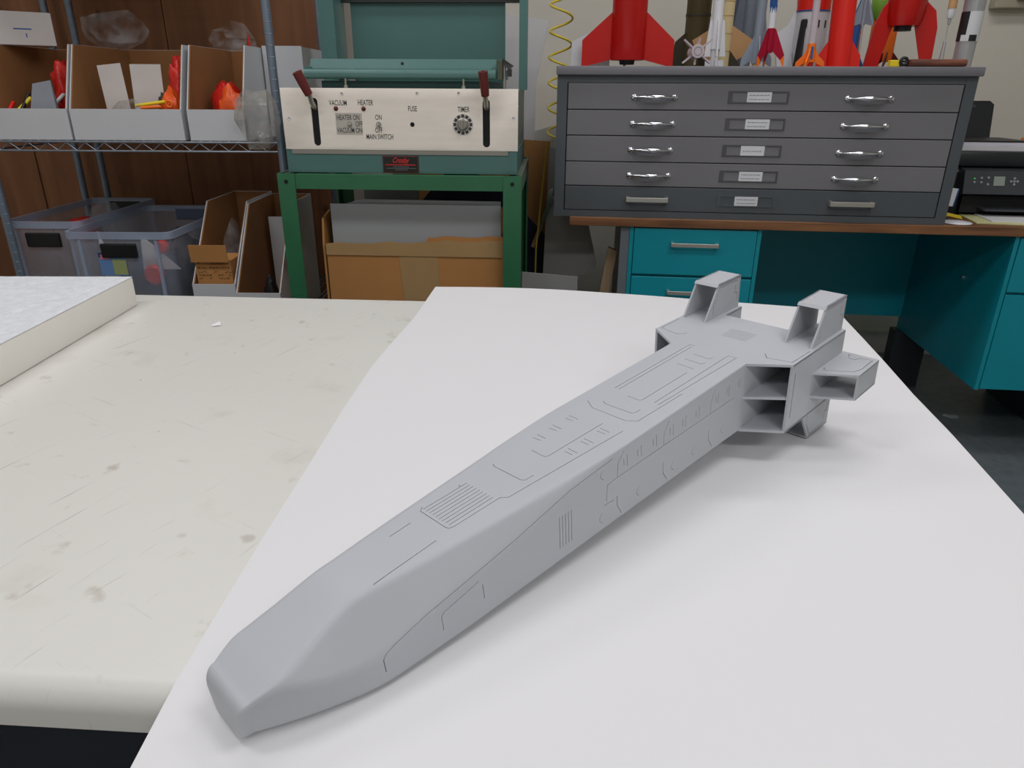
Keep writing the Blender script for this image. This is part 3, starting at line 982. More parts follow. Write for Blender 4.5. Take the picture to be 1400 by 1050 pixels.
# small blue / green rockets peeking between
r = rocket('model_rocket', 'dark blue model rocket half hidden behind the flame red one', 0.965, 0.50, 0.0)
body(r, m_blue, [(0, 0.0), (0.014, 0.0), (0.014, 0.17), (0, 0.22)])
fins(r, m_blue, [(0.012, 0.07), (0.040, 0.02), (0.042, 0), (0.012, 0.0)], (0, 120, 240), 0.004)
r = rocket('model_rocket', 'orange and lime green model rocket behind the silver dart', 1.035, 0.50)
body(r, m_orange, [(0, 0.0), (0.022, 0.0), (0.022, 0.155), (0, 0.155)])
MB().lathe([(0, 0.1555), (0.026, 0.1555), (0.034, 0.175), (0.034, 0.22), (0, 0.27)], 22).build('nose_cone', m_green, r, smooth=40)
# white card behind the big red rocket
o_ = MB().prism([(0, 0), (0.12, 0), (0.12, 0.10), (0.055, 0.10), (0, 0.075)], 'xz', 0, 0.003).build('white_card', m_rwhite)
o_.location = desk(0.03, 0.20, TOP+0.0002)
o_.rotation_euler = (0, 0, -YAW)
tag(o_, 'white card with a clipped corner standing behind the big red rocket', 'card')

# ================================================================== PRINTER AND PAPERS
m_pbk = M('printer_black', (34, 37, 42), 0.35, var=0.05)
m_pdk = M('printer_panel', (62, 66, 72), 0.4)
m_lcd = M('lcd_screen', (150, 160, 150), 0.25)
pr = thing('printer', 'black all-in-one inkjet printer with raised paper feed on the desk', 'printer', desk(1.235, 0.20, 0.7537), -YAW)
MB().box(0, 0.44, 0.02, 0.36, 0.0, 0.150, ch=0.006).build('body', m_pbk, pr, smooth=40)
MB().box(-0.004, 0.444, 0.0, 0.365, 0.150, 0.196, ch=0.008).build('scanner_lid', m_pbk, pr, smooth=40)
cpn = MB().hull8([(0.030, -0.040, 0.072), (0.42, -0.040, 0.072), (0.42, 0.021, 0.072), (0.030, 0.021, 0.072)], [(0.030, -0.022, 0.140), (0.42, -0.022, 0.140), (0.42, 0.021, 0.148), (0.030, 0.021, 0.148)]).build('control_panel', m_pdk, pr)
pmx = T(0.03, -0.0398, 0.072) @ RX(math.radians(-14.8))
MB().box(0.086, 0.118, -0.002, 0.002, 0.026, 0.054, pmx).build('screen', m_lcd, cpn)
for bx, bz in ((0.030, 0.036), (0.050, 0.036), (0.050, 0.049), (0.070, 0.030), (0.070, 0.050), (0.137, 0.040), (0.146, 0.040), (0.155, 0.040), (0.146, 0.049), (0.146, 0.031)):
    MB().lathe([(0, 0.0025), (0.0034, 0.0025), (0.004, 0), (0, 0)], 12, pmx @ T(bx, 0, bz) @ RX(math.pi/2)).build('button', M('button_grey', (150, 154, 160), 0.4), cpn, smooth=40)
MB().lathe([(0, 0.002), (0.002, 0.002), (0.0025, 0), (0, 0)], 10, pmx @ T(0.030, 0, 0.047) @ RX(math.pi/2)).build('power_light', M('green_led', (70, 220, 80), 0.4, emit=0.6), cpn)
MB().box(0.05, 0.40, 0.0, 0.022, 0.010, 0.062).build('output_slot', m_gap, pr)
MB().box(0.10, 0.36, -0.055, 0.02, 0.022, 0.028, ch=0.002).build('output_tray', m_pdk, pr)
fd = MB().prism([(0.0, 0.0), (0.19, 0.0), (0.19, 0.135), (0.175, 0.147), (0.0, 0.147)], 'xz', 0, 0.006, T(0.055, 0.322, 0.194) @ RX(math.radians(-12))).build('paper_feed', m_pbk, pr)
MB().box(0.01, 0.13, -0.003, 0.0005, 0.125, 0.132, T(0.055, 0.322, 0.194) @ RX(math.radians(-12))).build('feed_ridge', m_pdk, fd)
MB().box(0.0, 0.036, 0.018, 0.021, 0.132, 0.139).build('nameplate', m_silver, pr)


def sheet(name, label, w_, h_, mat, loc, rz, curl=0.0, th=0.0015, cat='paper'):
    mb = MB()
    n = 12
    top = lambda a, b: (w_*a, h_*b, th+curl*(a**2))
    mb.grid(top, n, 2)
    k = len(mb.v)
    mb.v += [(x, y, z-th) for x, y, z in mb.v]
    mb.f += [tuple(i+k for i in f[::-1]) for f in mb.f[:]]
    e = list(range(n+1))+[(n+1)*j+n for j in range(1, 3)]+[(n+1)*2+i for i in range(n-1, -1, -1)]+[(n+1)]
    mb.f += [(e[q], e[(q+1) % len(e)], e[(q+1) % len(e)]+k, e[q]+k) for q in range(len(e))]
    o = mb.build(name, mat, None, smooth=40)
    o.location = loc
    o.rotation_euler = (0, 0, rz)
    return tag(o, label, cat)


m_pap = M('office_paper', (224, 224, 226), 0.7, var=0.01)
zp = 0.7537+0.1965
sheet('paper_stack', 'stack of white papers lying on top of the black printer', 0.30, 0.21, m_pap, desk(1.245, 0.225, zp), -YAW-0.04, 0.0, 0.014)
sheet('paper_stack', 'second white paper bundle with a curled end on the printer lid stack', 0.25, 0.20, M('office_paper2', (206, 204, 214), 0.7), desk(1.248, 0.232, zp+0.0145), -YAW+0.03, 0.0, 0.009)
sheet('folder', 'thin black folder on top of the papers on the printer', 0.22, 0.20, m_black, desk(1.25, 0.24, zp+0.0242), -YAW, 0.0, 0.004, 'folder')
sheet('envelope', 'orange manila envelope on the papers at the printer', 0.16, 0.12, M('manila_orange', (226, 140, 58), 0.6), desk(1.520, 0.29, zp+0.0145), -YAW-0.02, 0.006, 0.016, 'envelope')
sheet('paper_stack', 'pale yellow paper under white sheets in front of the printer', 0.26, 0.16, M('yellow_paper', (216, 214, 160), 0.7), desk(1.27, 0.045, 0.7537), -YAW-0.12, 0.0, 0.003)
sheet('paper_stack', 'white sheet lying on the pale yellow paper before the printer', 0.22, 0.14, m_pap, desk(1.32, 0.062, 0.7570), -YAW-0.10, 0.0, 0.003)
o_ = MB().lathe([(0, 0.0), (0.040, 0.0), (0.043, 0.002), (0.040, 0.004), (0.012, 0.008), (0, 0.009)], 32).build('round_lid', M('lid_white', (220, 222, 230), 0.4), None, smooth=50)
o_.location = desk(1.213, 0.045, 0.7537)
tag(o_, 'round white plastic lid on the desk beside the flat file', 'lid')
t_ = thing('price_tag', 'white hang tag with blue edge on a thin wire stand beside the printer', 'tag', desk(1.214, 0.135, 0.7537), -YAW)
MB().lathe([(0, 0), (0.010, 0), (0.010, 0.002), (0, 0.002)], 16).build('foot', m_pdk, t_)
MB().tube([(0, 0, 0.001), (0.002, 0, 0.03), (0.003, 0.0, 0.050)], 0.0012, 6).build('stem', m_pdk, t_)
MB().box(-0.010, 0.014, -0.001, 0.001, 0.038, 0.092, RY(0.10)).build('card', m_card, t_)
MB().box(0.014, 0.018, -0.001, 0.001, 0.038, 0.092, RY(0.10)).build('blue_edge', m_blue, t_)
mb = MB()
for k in range(3):
    mb.tube([(0.0, 0.005*k, 0.003+0.006*k), (0.03, -0.006+0.004*k, 0.012+0.003*k), (0.07, -0.01+0.004*k, 0.004+0.003*k)], 0.0018, 6)
o_ = mb.build('yellow_cable', m_yel, None, smooth=50)
o_.location = desk(1.185, 0.115, 0.7537)
o_.rotation_euler = (0, 0, -YAW)
tag(o_, 'short loops of yellow cable on the desk between flat file and printer', 'cable')

# wall fixture behind
t_ = thing('wall_outlet_box', 'beige and black box fixed high on the back wall beyond the checker rocket', 'wall box', desk(1.60, 1.028, 1.415), -YAW)
MB().box(0, 0.22, -0.05, 0, 0.0, 0.05, ch=0.004).build('base', M('beige_plastic', (176, 170, 150), 0.5), t_)
MB().box(0.07, 0.26, -0.075, -0.05, 0.028, 0.06, ch=0.004).build('cover', m_black, t_)

# ================================================================== VACUUM FORMING MACHINE ON A GREEN STAND
MY = 0.052
OM = Vector((-0.3, 2.0, 0))
DM = Vector((math.cos(MY), -math.sin(MY), 0))
NM = Vector((math.sin(MY), math.cos(MY), 0))


def mach(s, t, z=0.0):
    p = OM+DM*s+NM*t
    return (p.x, p.y, z)


m_grn = M('stand_green', (48, 112, 76), 0.45, var=0.09, scale=9, bump=0.04, bscale=90)
m_grnd = M('stand_green_worn', (96, 104, 92), 0.5, var=0.12, scale=20)
st = thing('machine_stand', 'green painted angle-iron stand carrying the vacuum forming machine', 'stand', mach(0, 0), -MY)
ZR = 0.905
HOLE = M('bolt_hole', (14, 16, 16), 0.8)
for (x0, x1, yf, sx) in ((-0.337, -0.290, -0.034, 1), (0.275, 0.324, -0.034, -1), (-0.337, -0.290, 0.550, 1), (0.275, 0.324, 0.550, -1)):
    front = yf < 0
    xo = x0 if sx > 0 else x1
    mb = MB().box(x0, x1, yf if front else yf-0.005, yf+0.005 if front else yf, 0, ZR+0.001)
    ya, yb = (yf+0.005, yf+0.045) if front else (yf-0.045, yf-0.005)
    mb.box(min(xo, xo+sx*0.005), max(xo, xo+sx*0.005), ya, yb, 0, ZR+0.001)
    lg = mb.build('leg', m_grn, st)
    if front:
        MB().lathe([(0, 0.0012), (0.0055, 0.0012), (0.0055, 0), (0, 0)], 14, T((x0+x1)/2, yf, ZR-0.02) @ RX(math.pi/2)).build('bolt_hole', HOLE, lg)
MB().box(-0.290, 0.275, -0.030, -0.025, 0.866, 0.904).box(-0.290, 0.275, -0.025, 0.0, 0.8985, 0.9035).build('front_rail', m_grn, st)
MB().box(-0.290, 0.275, 0.541, 0.546, 0.866, 0.904).build('rear_rail', m_grn, st)
for x0, x1 in ((0.319, 0.3245), (-0.3375, -0.332)):
    xi = (x0-0.03, x0) if x0 > 0 else (x1, x1+0.03)
    MB().box(x0, x1, 0.012, 0.504, 0.862, 0.9065).box(xi[0], xi[1], 0.012, 0.504, 0.8985, 0.9035).build('side_rail', m_grnd, st)

m_mt = M('machine_teal', (80, 120, 116), 0.42, var=0.05, scale=5)
m_mtd = M('machine_teal_side', (104, 116, 106), 0.38, var=0.1, scale=7)
m_alu = M('aluminium_panel', (250, 241, 230), 0.42, metal=0.0, var=0.045, scale=9, stretch=(1, 1, 6), bump=0.03, bscale=60)
m_grip = M('grip_red_rubber', (104, 34, 30), 0.55, var=0.1)
m_txt = M('panel_lettering', (60, 60, 64), 0.6, var=0.0)
m_steel = M('dull_steel', (168, 166, 158), 0.35, metal=0.7)
vf = thing('vacuum_former', 'teal benchtop vacuum forming machine with aluminium control panel and two red-gripped levers', 'machine', mach(0, 0, 0), -MY)
MB().box(-0.317, 0.310, 0.004, 0.50, 0.9062, 0.966).build('base_box', m_mt, vf)
MB().box(0.288, 0.3101, 0.0025, 0.006, 0.9062, 0.966).build('corner_post', m_mt, vf)
MB().box(-0.313, 0.308, 0.006, 0.50, 0.966, 1.117).build('body', m_mtd, vf)
MB().box(-0.300, 0.286, 0.001, 0.0045, 0.955, 0.966).build('panel_lip', M('lip_grey', (150, 146, 138), 0.5), vf)
pan = MB().box(-0.3155, 0.312, 0.0, 0.0045, 0.9662, 1.1195, ch=0.0008).build('control_panel', m_alu, vf)
cbm = MB()
for c in (-0.2275, 0.2285):
    pts = [(c+0.0095*math.cos(a), 1.086+0.0095*math.sin(a)) for a in [math.pi*k/10 for k in range(11)]]+[(c+0.0095*math.cos(a), 0.985+0.0095*math.sin(a)) for a in [math.pi+math.pi*k/10 for k in range(11)]]
    cbm.prism(pts, 'xz', -0.01, 0.008)
cut(pan, cbm, 30)
for c in (-0.2275, 0.2285):
    MB().box(c-0.012, c+0.012, 0.0046, 0.0059, 0.974, 1.098).build('slot_recess', HOLE, vf)
MB().box(-0.316, 0.3125, 0.0046, 0.030, 1.1172, 1.1197).build('panel_top_flange', m_alu, vf)
for x, z in ((-0.2985, 1.044), (0.300, 1.049), (-0.151, 1.106), (0.048, 1.108), (0.157, 1.109)):
    MB().lathe([(0, 0.0025), (0.0035, 0.002), (0.0042, 0), (0, 0)], 12, T(x, -0.0002, z) @ RX(math.pi/2)).build('screw', m_chrome, pan, smooth=40)


def pt(body_, x, z, size, sx=0.60):
    text_mesh('lettering', body_, size, m_txt, pan, (x, -0.0006, z), sx=sx, bold=0.00012)


pt('VACUUM', -0.163, 1.083, 0.0190)
pt('HEATER', -0.090, 1.084, 0.0190)
pt('HEATER ON', -0.139, 1.047, 0.0188)
pt('OFF', -0.111, 1.031, 0.0188)
pt('VACUUM ON', -0.137, 1.015, 0.0188)
pt('ON', -0.0575, 1.048, 0.0188)
pt('OFF', -0.0585, 1.016, 0.0188)
pt('MAIN SWITCH', -0.057, 0.9995, 0.0188)
pt('FUSE', 0.034, 1.070, 0.0188)
pt('TIMER', 0.169, 1.069, 0.0188)
m_lampred = M('indicator_dark_red', (90, 14, 18), 0.2)
for x in (-0.170, -0.096):
    MB().lathe([(0, 0.006), (0.0035, 0.005), (0.0055, 0.002), (0.0062, 0), (0, 0)], 16, T(x, -0.0002, 1.0695) @ RX(math.pi/2)).build('indicator_lamp', m_lampred, pan, smooth=60)
for x in (-0.1365, -0.058):
    tg = MB().lathe([(0.0, 0.004), (0.0065, 0.004), (0.0075, 0), (0, 0)], 8, T(x, -0.0002, 1.031) @ RX(math.pi/2)).build('toggle_switch', m_steel, pan)
    MB().tube([(x, -0.003, 1.031), (x+0.001, -0.020, 1.0325)], [0.0022, 0.0034], 8).build('toggle_lever', m_chrome, tg, smooth=50)
MB().box(-0.173, -0.102, -0.0003, 0.0002, 1.004, 1.059).build('switch_backplate', M('backplate_alu', (206, 200, 190), 0.35, metal=0.2), pan)
MB().lathe([(0.0, 0.0008), (0.0052, 0.0008), (0.006, 0), (0, 0)], 16, T(0.032, -0.0002, 1.0315) @ RX(math.pi/2)).build('fuse_hole', HOLE, pan)
tm = T(0.1665, -0.0002, 1.0325) @ RX(math.pi/2)
dial = MB().lathe([(0, 0.0010), (0.0270, 0.0010), (0.0275, 0), (0, 0)], 32, tm).build('timer_dial', M('dial_white', (222, 216, 206), 0.5), pan)
for k in range(12):
    MB().box(0.0175, 0.0250, -0.0042, 0.0042, 0.0011, 0.0014, tm @ RZ(2*math.pi*k/12)).build('dial_mark', m_txt, dial)
MB().lathe([(0.0, 0.016), (0.0105, 0.016), (0.0125, 0.004), (0.0165, 0.0012), (0, 0.0012)], 24, tm).build('timer_knob', m_steel, dial, smooth=50)
MB().box(-0.0035, 0.0035, -0.012, 0.013, 0.014, 0.021, tm, ch=0.0015).build('knob_grip', m_steel, dial)
# levers
for pts, nm in (([(-0.2275, 0.006, 1.070), (-0.2265, -0.020, 1.084), (-0.2255, -0.040, 1.108)], [(-0.227, -0.037, 1.104), (-0.234, -0.046, 1.124), (-0.246, -0.056, 1.157)]),
                ([(0.2285, 0.006, 1.072), (0.2295, -0.022, 1.088), (0.2295, -0.040, 1.108)], [(0.2295, -0.037, 1.104), (0.2285, -0.046, 1.126), (0.2255, -0.054, 1.160)])):
    lv = MB().tube(pts, 0.0065, 10).build('lever_rod', m_steel, vf, smooth=50)
    MB().tube(nm, [0.0105, 0.0115, 0.0125], 14).build('grip', m_grip, lv, smooth=50)
    e = Vector(nm[-1])
    d_ = (e-Vector(nm[-2])).normalized()
    MB().tube([e-d_*0.001, e+d_*0.0006], 0.0035, 8).build('grip_hole', HOLE, lv)
# nameplate
pl = MB().box(-0.054, 0.044, 0.0005, 0.0042, 0.9085, 0.952, ch=0.0015).build('nameplate', M('plate_maroon', (86, 26, 28), 0.4), vf)
MB().box(-0.0505, 0.0405, -0.0002, 0.0012, 0.9115, 0.949).build('plate_black', M('plate_black', (22, 22, 22), 0.4), pl)
text_mesh('lettering', 'Crosby', 0.020, M('plate_red_ink', (214, 44, 40), 0.5), pl, (-0.006, -0.0008, 0.940), sx=0.75, shear=0.45, bold=0.0003)
mb = MB()
for z, x0, x1 in ((0.9285, -0.046, 0.036),):
    mb.box(x0, x1, -0.0006, 0, z-0.0011, z+0.0011)
mb.build('printed_line', M('plate_red_ink', (214, 44, 40)), pl)
mb = MB()
for z, x0, x1 in ((0.9235, -0.026, 0.018), (0.9195, -0.044, 0.036), (0.9155, -0.02, 0.014)):
    mb.box(x0, x1, -0.0006, 0, z-0.0007, z+0.0007)
mb.build('printed_line', M('plate_grey_ink', (110, 112, 116), 0.6), pl)
# clamp frame
tray = bpy.data.objects.new('clamp_frame', None)
COL.objects.link(tray)
tray.parent = vf
bar = [(0.055+0.013*math.cos(a), 1.1545+0.0125*math.sin(a)) for a in [2*math.pi*k/16 for k in range(16)]]
MB().prism(bar, 'yz', -0.262, 0.250).build('front_bar', m_mt, tray, smooth=50)
MB().hull8([(-0.250, 0.064, 1.168), (0.250, 0.064, 1.168), (0.250, 0.070, 1.168), (-0.250, 0.070, 1.168)], [(-0.250, 0.078, 1.192), (0.250, 0.078, 1.192), (0.250, 0.084, 1.192), (-0.250, 0.084, 1.192)]).build('upper_plate', m_mt, tray)
for x0 in (-0.262, 0.240):
    MB().box(x0, x0+0.018, 0.055, 0.45, 1.146, 1.172).build('side_bar', m_mt, tray)
MB().box(-0.245, 0.24, 0.435, 0.45, 1.146, 1.172).build('rear_bar', m_mt, tray)
MB().lathe([(0, 0.001), (0.004, 0.001), (0.004, 0), (0, 0)], 12, T(-0.001, 0.071, 1.181) @ RX(math.radians(60))).build('hole', HOLE, tray)
MB().box(-0.225, 0.235, 0.075, 0.45, 1.117, 1.138).build('platen', M('machine_teal_dark', (52, 92, 90), 0.5), vf)
for x in (-0.148, 0.166):
    MB().lathe([(0, 0), (0.0055, 0), (0.0055, 0.006), (0.0026, 0.008), (0.0026, 0.024), (0, 0.024)], 10, T(x, 0.035, 1.1196)).build('stud', m_steel, vf)
lt = MB().box(0.253, 0.268, 0.050, 0.075, 1.142, 1.190, ch=0.002).build('latch', M('olive_steel', (92, 96, 84), 0.4, metal=0.5), vf)
MB().lathe([(0, 0), (0.0045, 0), (0.0045, 0.066), (0, 0.066)], 10, T(0.272, 0.060, 1.1196)).build('latch_post', m_steel, lt, smooth=50)
MB().hull8([(0.264, 0.055, 1.182), (0.285, 0.05, 1.166), (0.285, 0.062, 1.166), (0.264, 0.066, 1.182)], [(0.268, 0.055, 1.194), (0.297, 0.05, 1.176), (0.297, 0.062, 1.176), (0.268, 0.066, 1.194)]).box(0.280, 0.292, 0.05, 0.064, 1.150, 1.168).build('latch_cam', M('dark_steel2', (62, 62, 60), 0.4, metal=0.5), lt)
MB().lathe([(0, 0.004), (0.004, 0.003), (0.005, 0), (0, 0)], 10, T(0.308, 0.03, 1.075) @ RY(math.pi/2)).build('screw', m_chrome, vf, smooth=40)
# rear columns, rear panel, oven hood
MB().box(-0.316, -0.268, 0.40, 0.405, 1.117, 1.48).box(-0.273, -0.268, 0.405, 0.52, 1.117, 1.48).build('column', m_mt, vf)
MB().box(0.295, 0.318, 0.40, 0.50, 1.117, 1.48).build('column', m_mt, vf)
MB().box(-0.243, 0.246, 0.505, 0.512, 0.98, 1.366).build('rear_panel', m_mt, vf)
MB().box(-0.268, 0.295, 0.505, 0.511, 0.92, 0.98).build('panel_brace', m_mt, vf)
MB().box(-0.272, 0.2945, 0.488, 0.515, 1.367, 1.40).build('oven_hood', M('hood_dark', (40, 44, 42), 0.5), vf)

# box with plastic sheets under the stand
m_kraft = M('kraft_cardboard', (192, 136, 78), 0.75, var=0.07, scale=5, bump=0.05, bscale=30, stretch=(1, 1, 0.25))
m_tape = M('packing_tape', (184, 150, 104), 0.4, var=0.05)
bx = thing('cardboard_box', 'big open cardboard box with tan tape, full of plastic sheets, under the green stand', 'box', mach(0.018, 0.02), -MY)
x0, x1, zt = -0.255, 0.252, 0.706
for nm, a in (('front_wall', (x0, x1, 0, 0.006, 0.0, zt)), ('rear_wall', (x0, x1, 0.40, 0.406, 0, zt+0.05)), ('bottom', (x0, x1, 0.006, 0.40, 0, 0.006))):
    MB().box(*a).build(nm, m_kraft, bx)
MB().prism([(0.006, 0.006), (0.40, 0.006), (0.40, zt+0.05), (0.10, zt+0.085), (0.02, zt+0.07), (0.006, zt)], 'yz', x0-0.012, x0-0.006).build('side_wall', m_kraft, bx)
MB().box(x1-0.006, x1, 0.006, 0.40, 0.006, zt).build('side_wall', m_kraft, bx)
rr = random.Random(11)
tops = [(x0+(x1-x0)*k/24, zt+0.0015*math.sin(k*0.9)+0.016*(k/24)+rr.random()*0.0045) for k in range(25)]
poly = [(x0, zt-0.03), (x1, zt-0.03)]+tops[::-1]
MB().prism(poly, 'xz', -0.0045, -0.0005).build('torn_flap', m_tape, bx)
poly = [(a, zt-0.008) for a in (0.02, x1)]+[(a, b+0.010) for a, b in tops[::-1] if a > 0.03]
MB().prism(poly, 'xz', 0.0065, 0.010).build('inner_flap', m_kraft, bx)
MB().prism([(-0.046, 0.675), (0.066, 0.679), (0.071, 0.563), (0.045, 0.560), (0.04, 0.548), (-0.036, 0.543)], 'xz', -0.0015, -0.0001).build('tape_strip', m_tape, bx)
m_acr = M('grey_plastic_sheet', (168, 172, 174), 0.35, var=0.05, scale=3)
for k, (a, b, t0, z, lab) in enumerate([(-0.242, 0.245, 0.03, 0.816, 'front grey plastic sheet standing in the cardboard box'), (-0.222, 0.243, 0.055, 0.826, 'grey plastic sheet second in the cardboard box'), (-0.22, -0.04, 0.33, 0.868, 'tall rear grey plastic sheet leaning in the cardboard box')]):
    o_ = MB().prism([(a, 0.0085), (b, 0.0085), (b, z-0.002*k), (a+0.06*k, z), (a, z-0.02)], 'xz', 0, 0.003).build('plastic_sheet', m_acr)
    o_.location = mach(0.018, 0.02+t0)
    o_.rotation_euler = (0, 0, -MY)
    tag(o_, lab, 'sheet', 'plastic sheets in the cardboard box')

# leaning boards between machine and flat file
m_navy = M('navy_board', (34, 40, 62), 0.5, var=0.05)


def board(name, label, poly, t, mat, cat='board', th=0.006, lean=0.0):
    zmin = min(z for _, z in poly)
    o = MB().prism([(s, z) for s, z in poly], 'xz', 0, th).build(name, mat)
    o.location = desk(0, t, 0)
    o.rotation_euler = (lean, 0, -YAW)
    return tag(o, label, cat)


board('navy_board', 'dark navy board leaning diagonally behind the green stand', [(-0.51, 0.735), (-0.40, 0.86), (-0.24, 0.82), (0.052, 0.516), (0.015, 0.47), (-0.05, 0.0), (-0.50, 0.0)], 0.36, m_navy)
board('cardboard_sheet', 'brown cardboard sheet standing behind the machine by the yellow hose', [(-0.64, 0.0), (-0.06, 0.0), (-0.046, 0.945), (-0.14, 0.95), (-0.64, 0.90)], 0.45, M('kraft_sheet', (186, 132, 78), 0.75, var=0.05))
board('white_board', 'tall white foam board leaning against the wall behind the machine', [(-0.50, 0.0), (-0.12, 0.0), (-0.112, 1.13), (-0.068, 1.345), (-0.25, 1.37), (-0.50, 1.42)], 0.56, M('foam_board', (206, 206, 206), 0.6))
board('white_board', 'small white card edge showing above the brown cardboard sheet', [(-0.17, 0.0), (0.02, 0.0), (0.02, 0.995), (-0.06, 0.985), (-0.17, 0.955)], 0.69, M('card_white', (212, 212, 210), 0.6))
board('acrylic_sheet', 'grey acrylic sheet with cut corners hanging beside the flat file', [(-0.062, 0.0), (0.05, 0.0), (0.065, 0.499), (0.135, 0.528), (0.142, 0.55), (0.10, 0.715), (0.042, 0.722), (0.042, 0.745), (-0.008, 0.75), (-0.012, 0.935), (-0.035, 0.94)], 0.25, m_acr, 'sheet', 0.004)
board('grey_board', 'low light-grey board standing on the floor beside the green stand', [(-0.088, 0.0), (0.085, 0.0), (0.085, 0.584), (-0.088, 0.594)], -0.10, M('board_lightgrey', (150, 152, 152), 0.6))
o_ = MB().hull8([(0.085, 0.08, 0.0), (0.125, 0.08, 0.0), (0.125, 0.105, 0.0), (0.085, 0.105, 0.0)], [(0.178, 0.105, 0.637), (0.207, 0.105, 0.625), (0.207, 0.130, 0.625), (0.178, 0.130, 0.637)]).build('wood_plank', wood_mat('pale_pine', (150, 126, 96), (192, 168, 132), axis=2, scale=2))
o_.location = desk(0, 0, 0)
o_.rotation_euler = (0, 0, -YAW)
tag(o_, 'pale pine plank leaning on the grey side of the teal desk', 'plank')
o_ = MB().tube([desk(-0.078, 0.22, 0.003), desk(-0.072, 0.222, 0.60), desk(-0.042, 0.225, 0.96)], 0.003, 6).build('yellow_stick', M('yellow_wood', (196, 170, 60), 0.5))
tag(o_, 'thin yellow stick standing beside the brown cardboard sheet', 'stick')

# yellow coiled air hose
pts = helix((0, 0, 0), 0.041, 9.3, 0.0865, 22, math.pi)
o_ = MB().tube(pts, 0.0042, 8).build('coiled_hose', M('hose_yellow', (226, 204, 60), 0.35), None, smooth=60)
o_.location = desk(-0.028, 0.62, 1.66)
tag(o_, 'yellow coiled air hose hanging down behind the flat file', 'hose')
# wrench
t_ = thing('adjustable_wrench', 'chrome adjustable wrench leaning on the acrylic sheet beside the flat file', 'wrench', desk(-0.030, 0.236, 0.755), -YAW)
wm = RY(0.35)
MB().prism([(-0.006, -0.16), (0.006, -0.16), (0.007, 0.0), (0.022, 0.018), (0.026, 0.040), (0.017, 0.046), (0.010, 0.030), (0.000, 0.030), (-0.006, 0.052), (-0.018, 0.046), (-0.016, 0.016), (-0.007, 0.0)], 'xz', -0.006, 0.006, wm).build('wrench_body', m_chrome, t_)
MB().lathe([(0, -0.006), (0.006, -0.006), (0.006, 0.006), (0, 0.006)], 12, wm @ T(0.004, 0, 0.016) @ RY(1.57)).build('adjuster', m_steel, t_)

# ================================================================== PLYWOOD BACKING AND WIRE SHELVING
m_ply = wood_mat('plywood', (120, 78, 50), (146, 98, 64), knots=True, axis=2, scale=0.9, rough=0.7)
for k, (a, b) in enumerate([(-2.75, -1.905), (-1.90, -1.305), (-1.30, -0.69)]):
    o_ = MB().box(a, b, 2.95+0.002*(k % 2), 2.968, 0, 2.40).build('plywood_sheet', m_ply)
    o_.location = (0, 0, 0)
    tag(o_, ['brown knotted plywood sheet far behind the clear tote with the red bag', 'brown knotted plywood sheet behind the middle carton', 'brown knotted plywood sheet standing between the shelving and the machine'][k], 'plywood', 'plywood sheets behind the shelving')
m_wire = M('zinc_wire', (150, 158, 168), 0.35, metal=0.6)
m_post = M('zinc_post', (128, 140, 156), 0.35, metal=0.5)
sh = thing('wire_shelving', 'zinc wire shelving unit with round posts holding the white cartons', 'shelving', (-1.145, 2.25, 0))
PX, PD = 0.445, 0.60
for x in (-PX, PX):
    for y in (0, PD):
        mb = MB().lathe([(0.0125, 0), (0.0125, 2.1), (0, 2.1)], 14, T(x, y, 0))
        for k in range(0, 70):
            mb.lathe([(0.0126, 0.03+0.03*k), (0.0130, 0.031+0.03*k), (0.0126, 0.032+0.03*k)], 14, T(x, y, 0))
        mb.build('post', m_post, sh, smooth=40)
for z in (0.10, 0.405, 0.966, 1.60):
    sf = bpy.data.objects.new('shelf', None)
    COL.objects.link(sf)
    sf.parent = sh
    for y in (-0.004, PD+0.004):
        mb = MB().tube([(-PX, y, z), (PX, y, z)], 0.0032, 6).tube([(-PX, y, z-0.026), (PX, y, z-0.026)], 0.0032, 6)
        n = 30
        mb.tube([(-PX+0.015+(2*PX-0.03)*k/n, y, z-0.002-(0.022 if k % 2 else 0)) for k in range(n+1)], 0.0018, 5)
        mb.build('truss_edge', m_wire, sf)
    for x in (-PX, PX):
        MB().tube([(x, 0, z), (x, PD, z)], 0.0032, 6).tube([(x, 0, z-0.026), (x, PD, z-0.026)], 0.0032, 6).build('truss_edge', m_wire, sf)
    for k in range(31):
        x = -PX+0.015+(2*PX-0.03)*k/30
        MB().tube([(x, -0.004, z+0.002), (x, PD+0.004, z+0.002)], 0.0017, 5).build('shelf_wire', m_wire, sf)
# neighbour unit's rear post
o_ = MB().lathe([(0.0125, 0), (0.0125, 2.1), (0, 2.1)], 14).build('shelf_post', m_post, None, smooth=40)
o_.location = (-1.685, 2.86, 0)
tag(o_, 'single zinc post of the next shelving unit before the plywood', 'post')

# ------------------------------------------------------------------ cartons
m_cwhite = M('carton_white', (206, 208, 212), 0.6, var=0.02, scale=3)
m_ckraft = M('carton_kraft', (152, 106, 64), 0.8, var=0.05, scale=6)


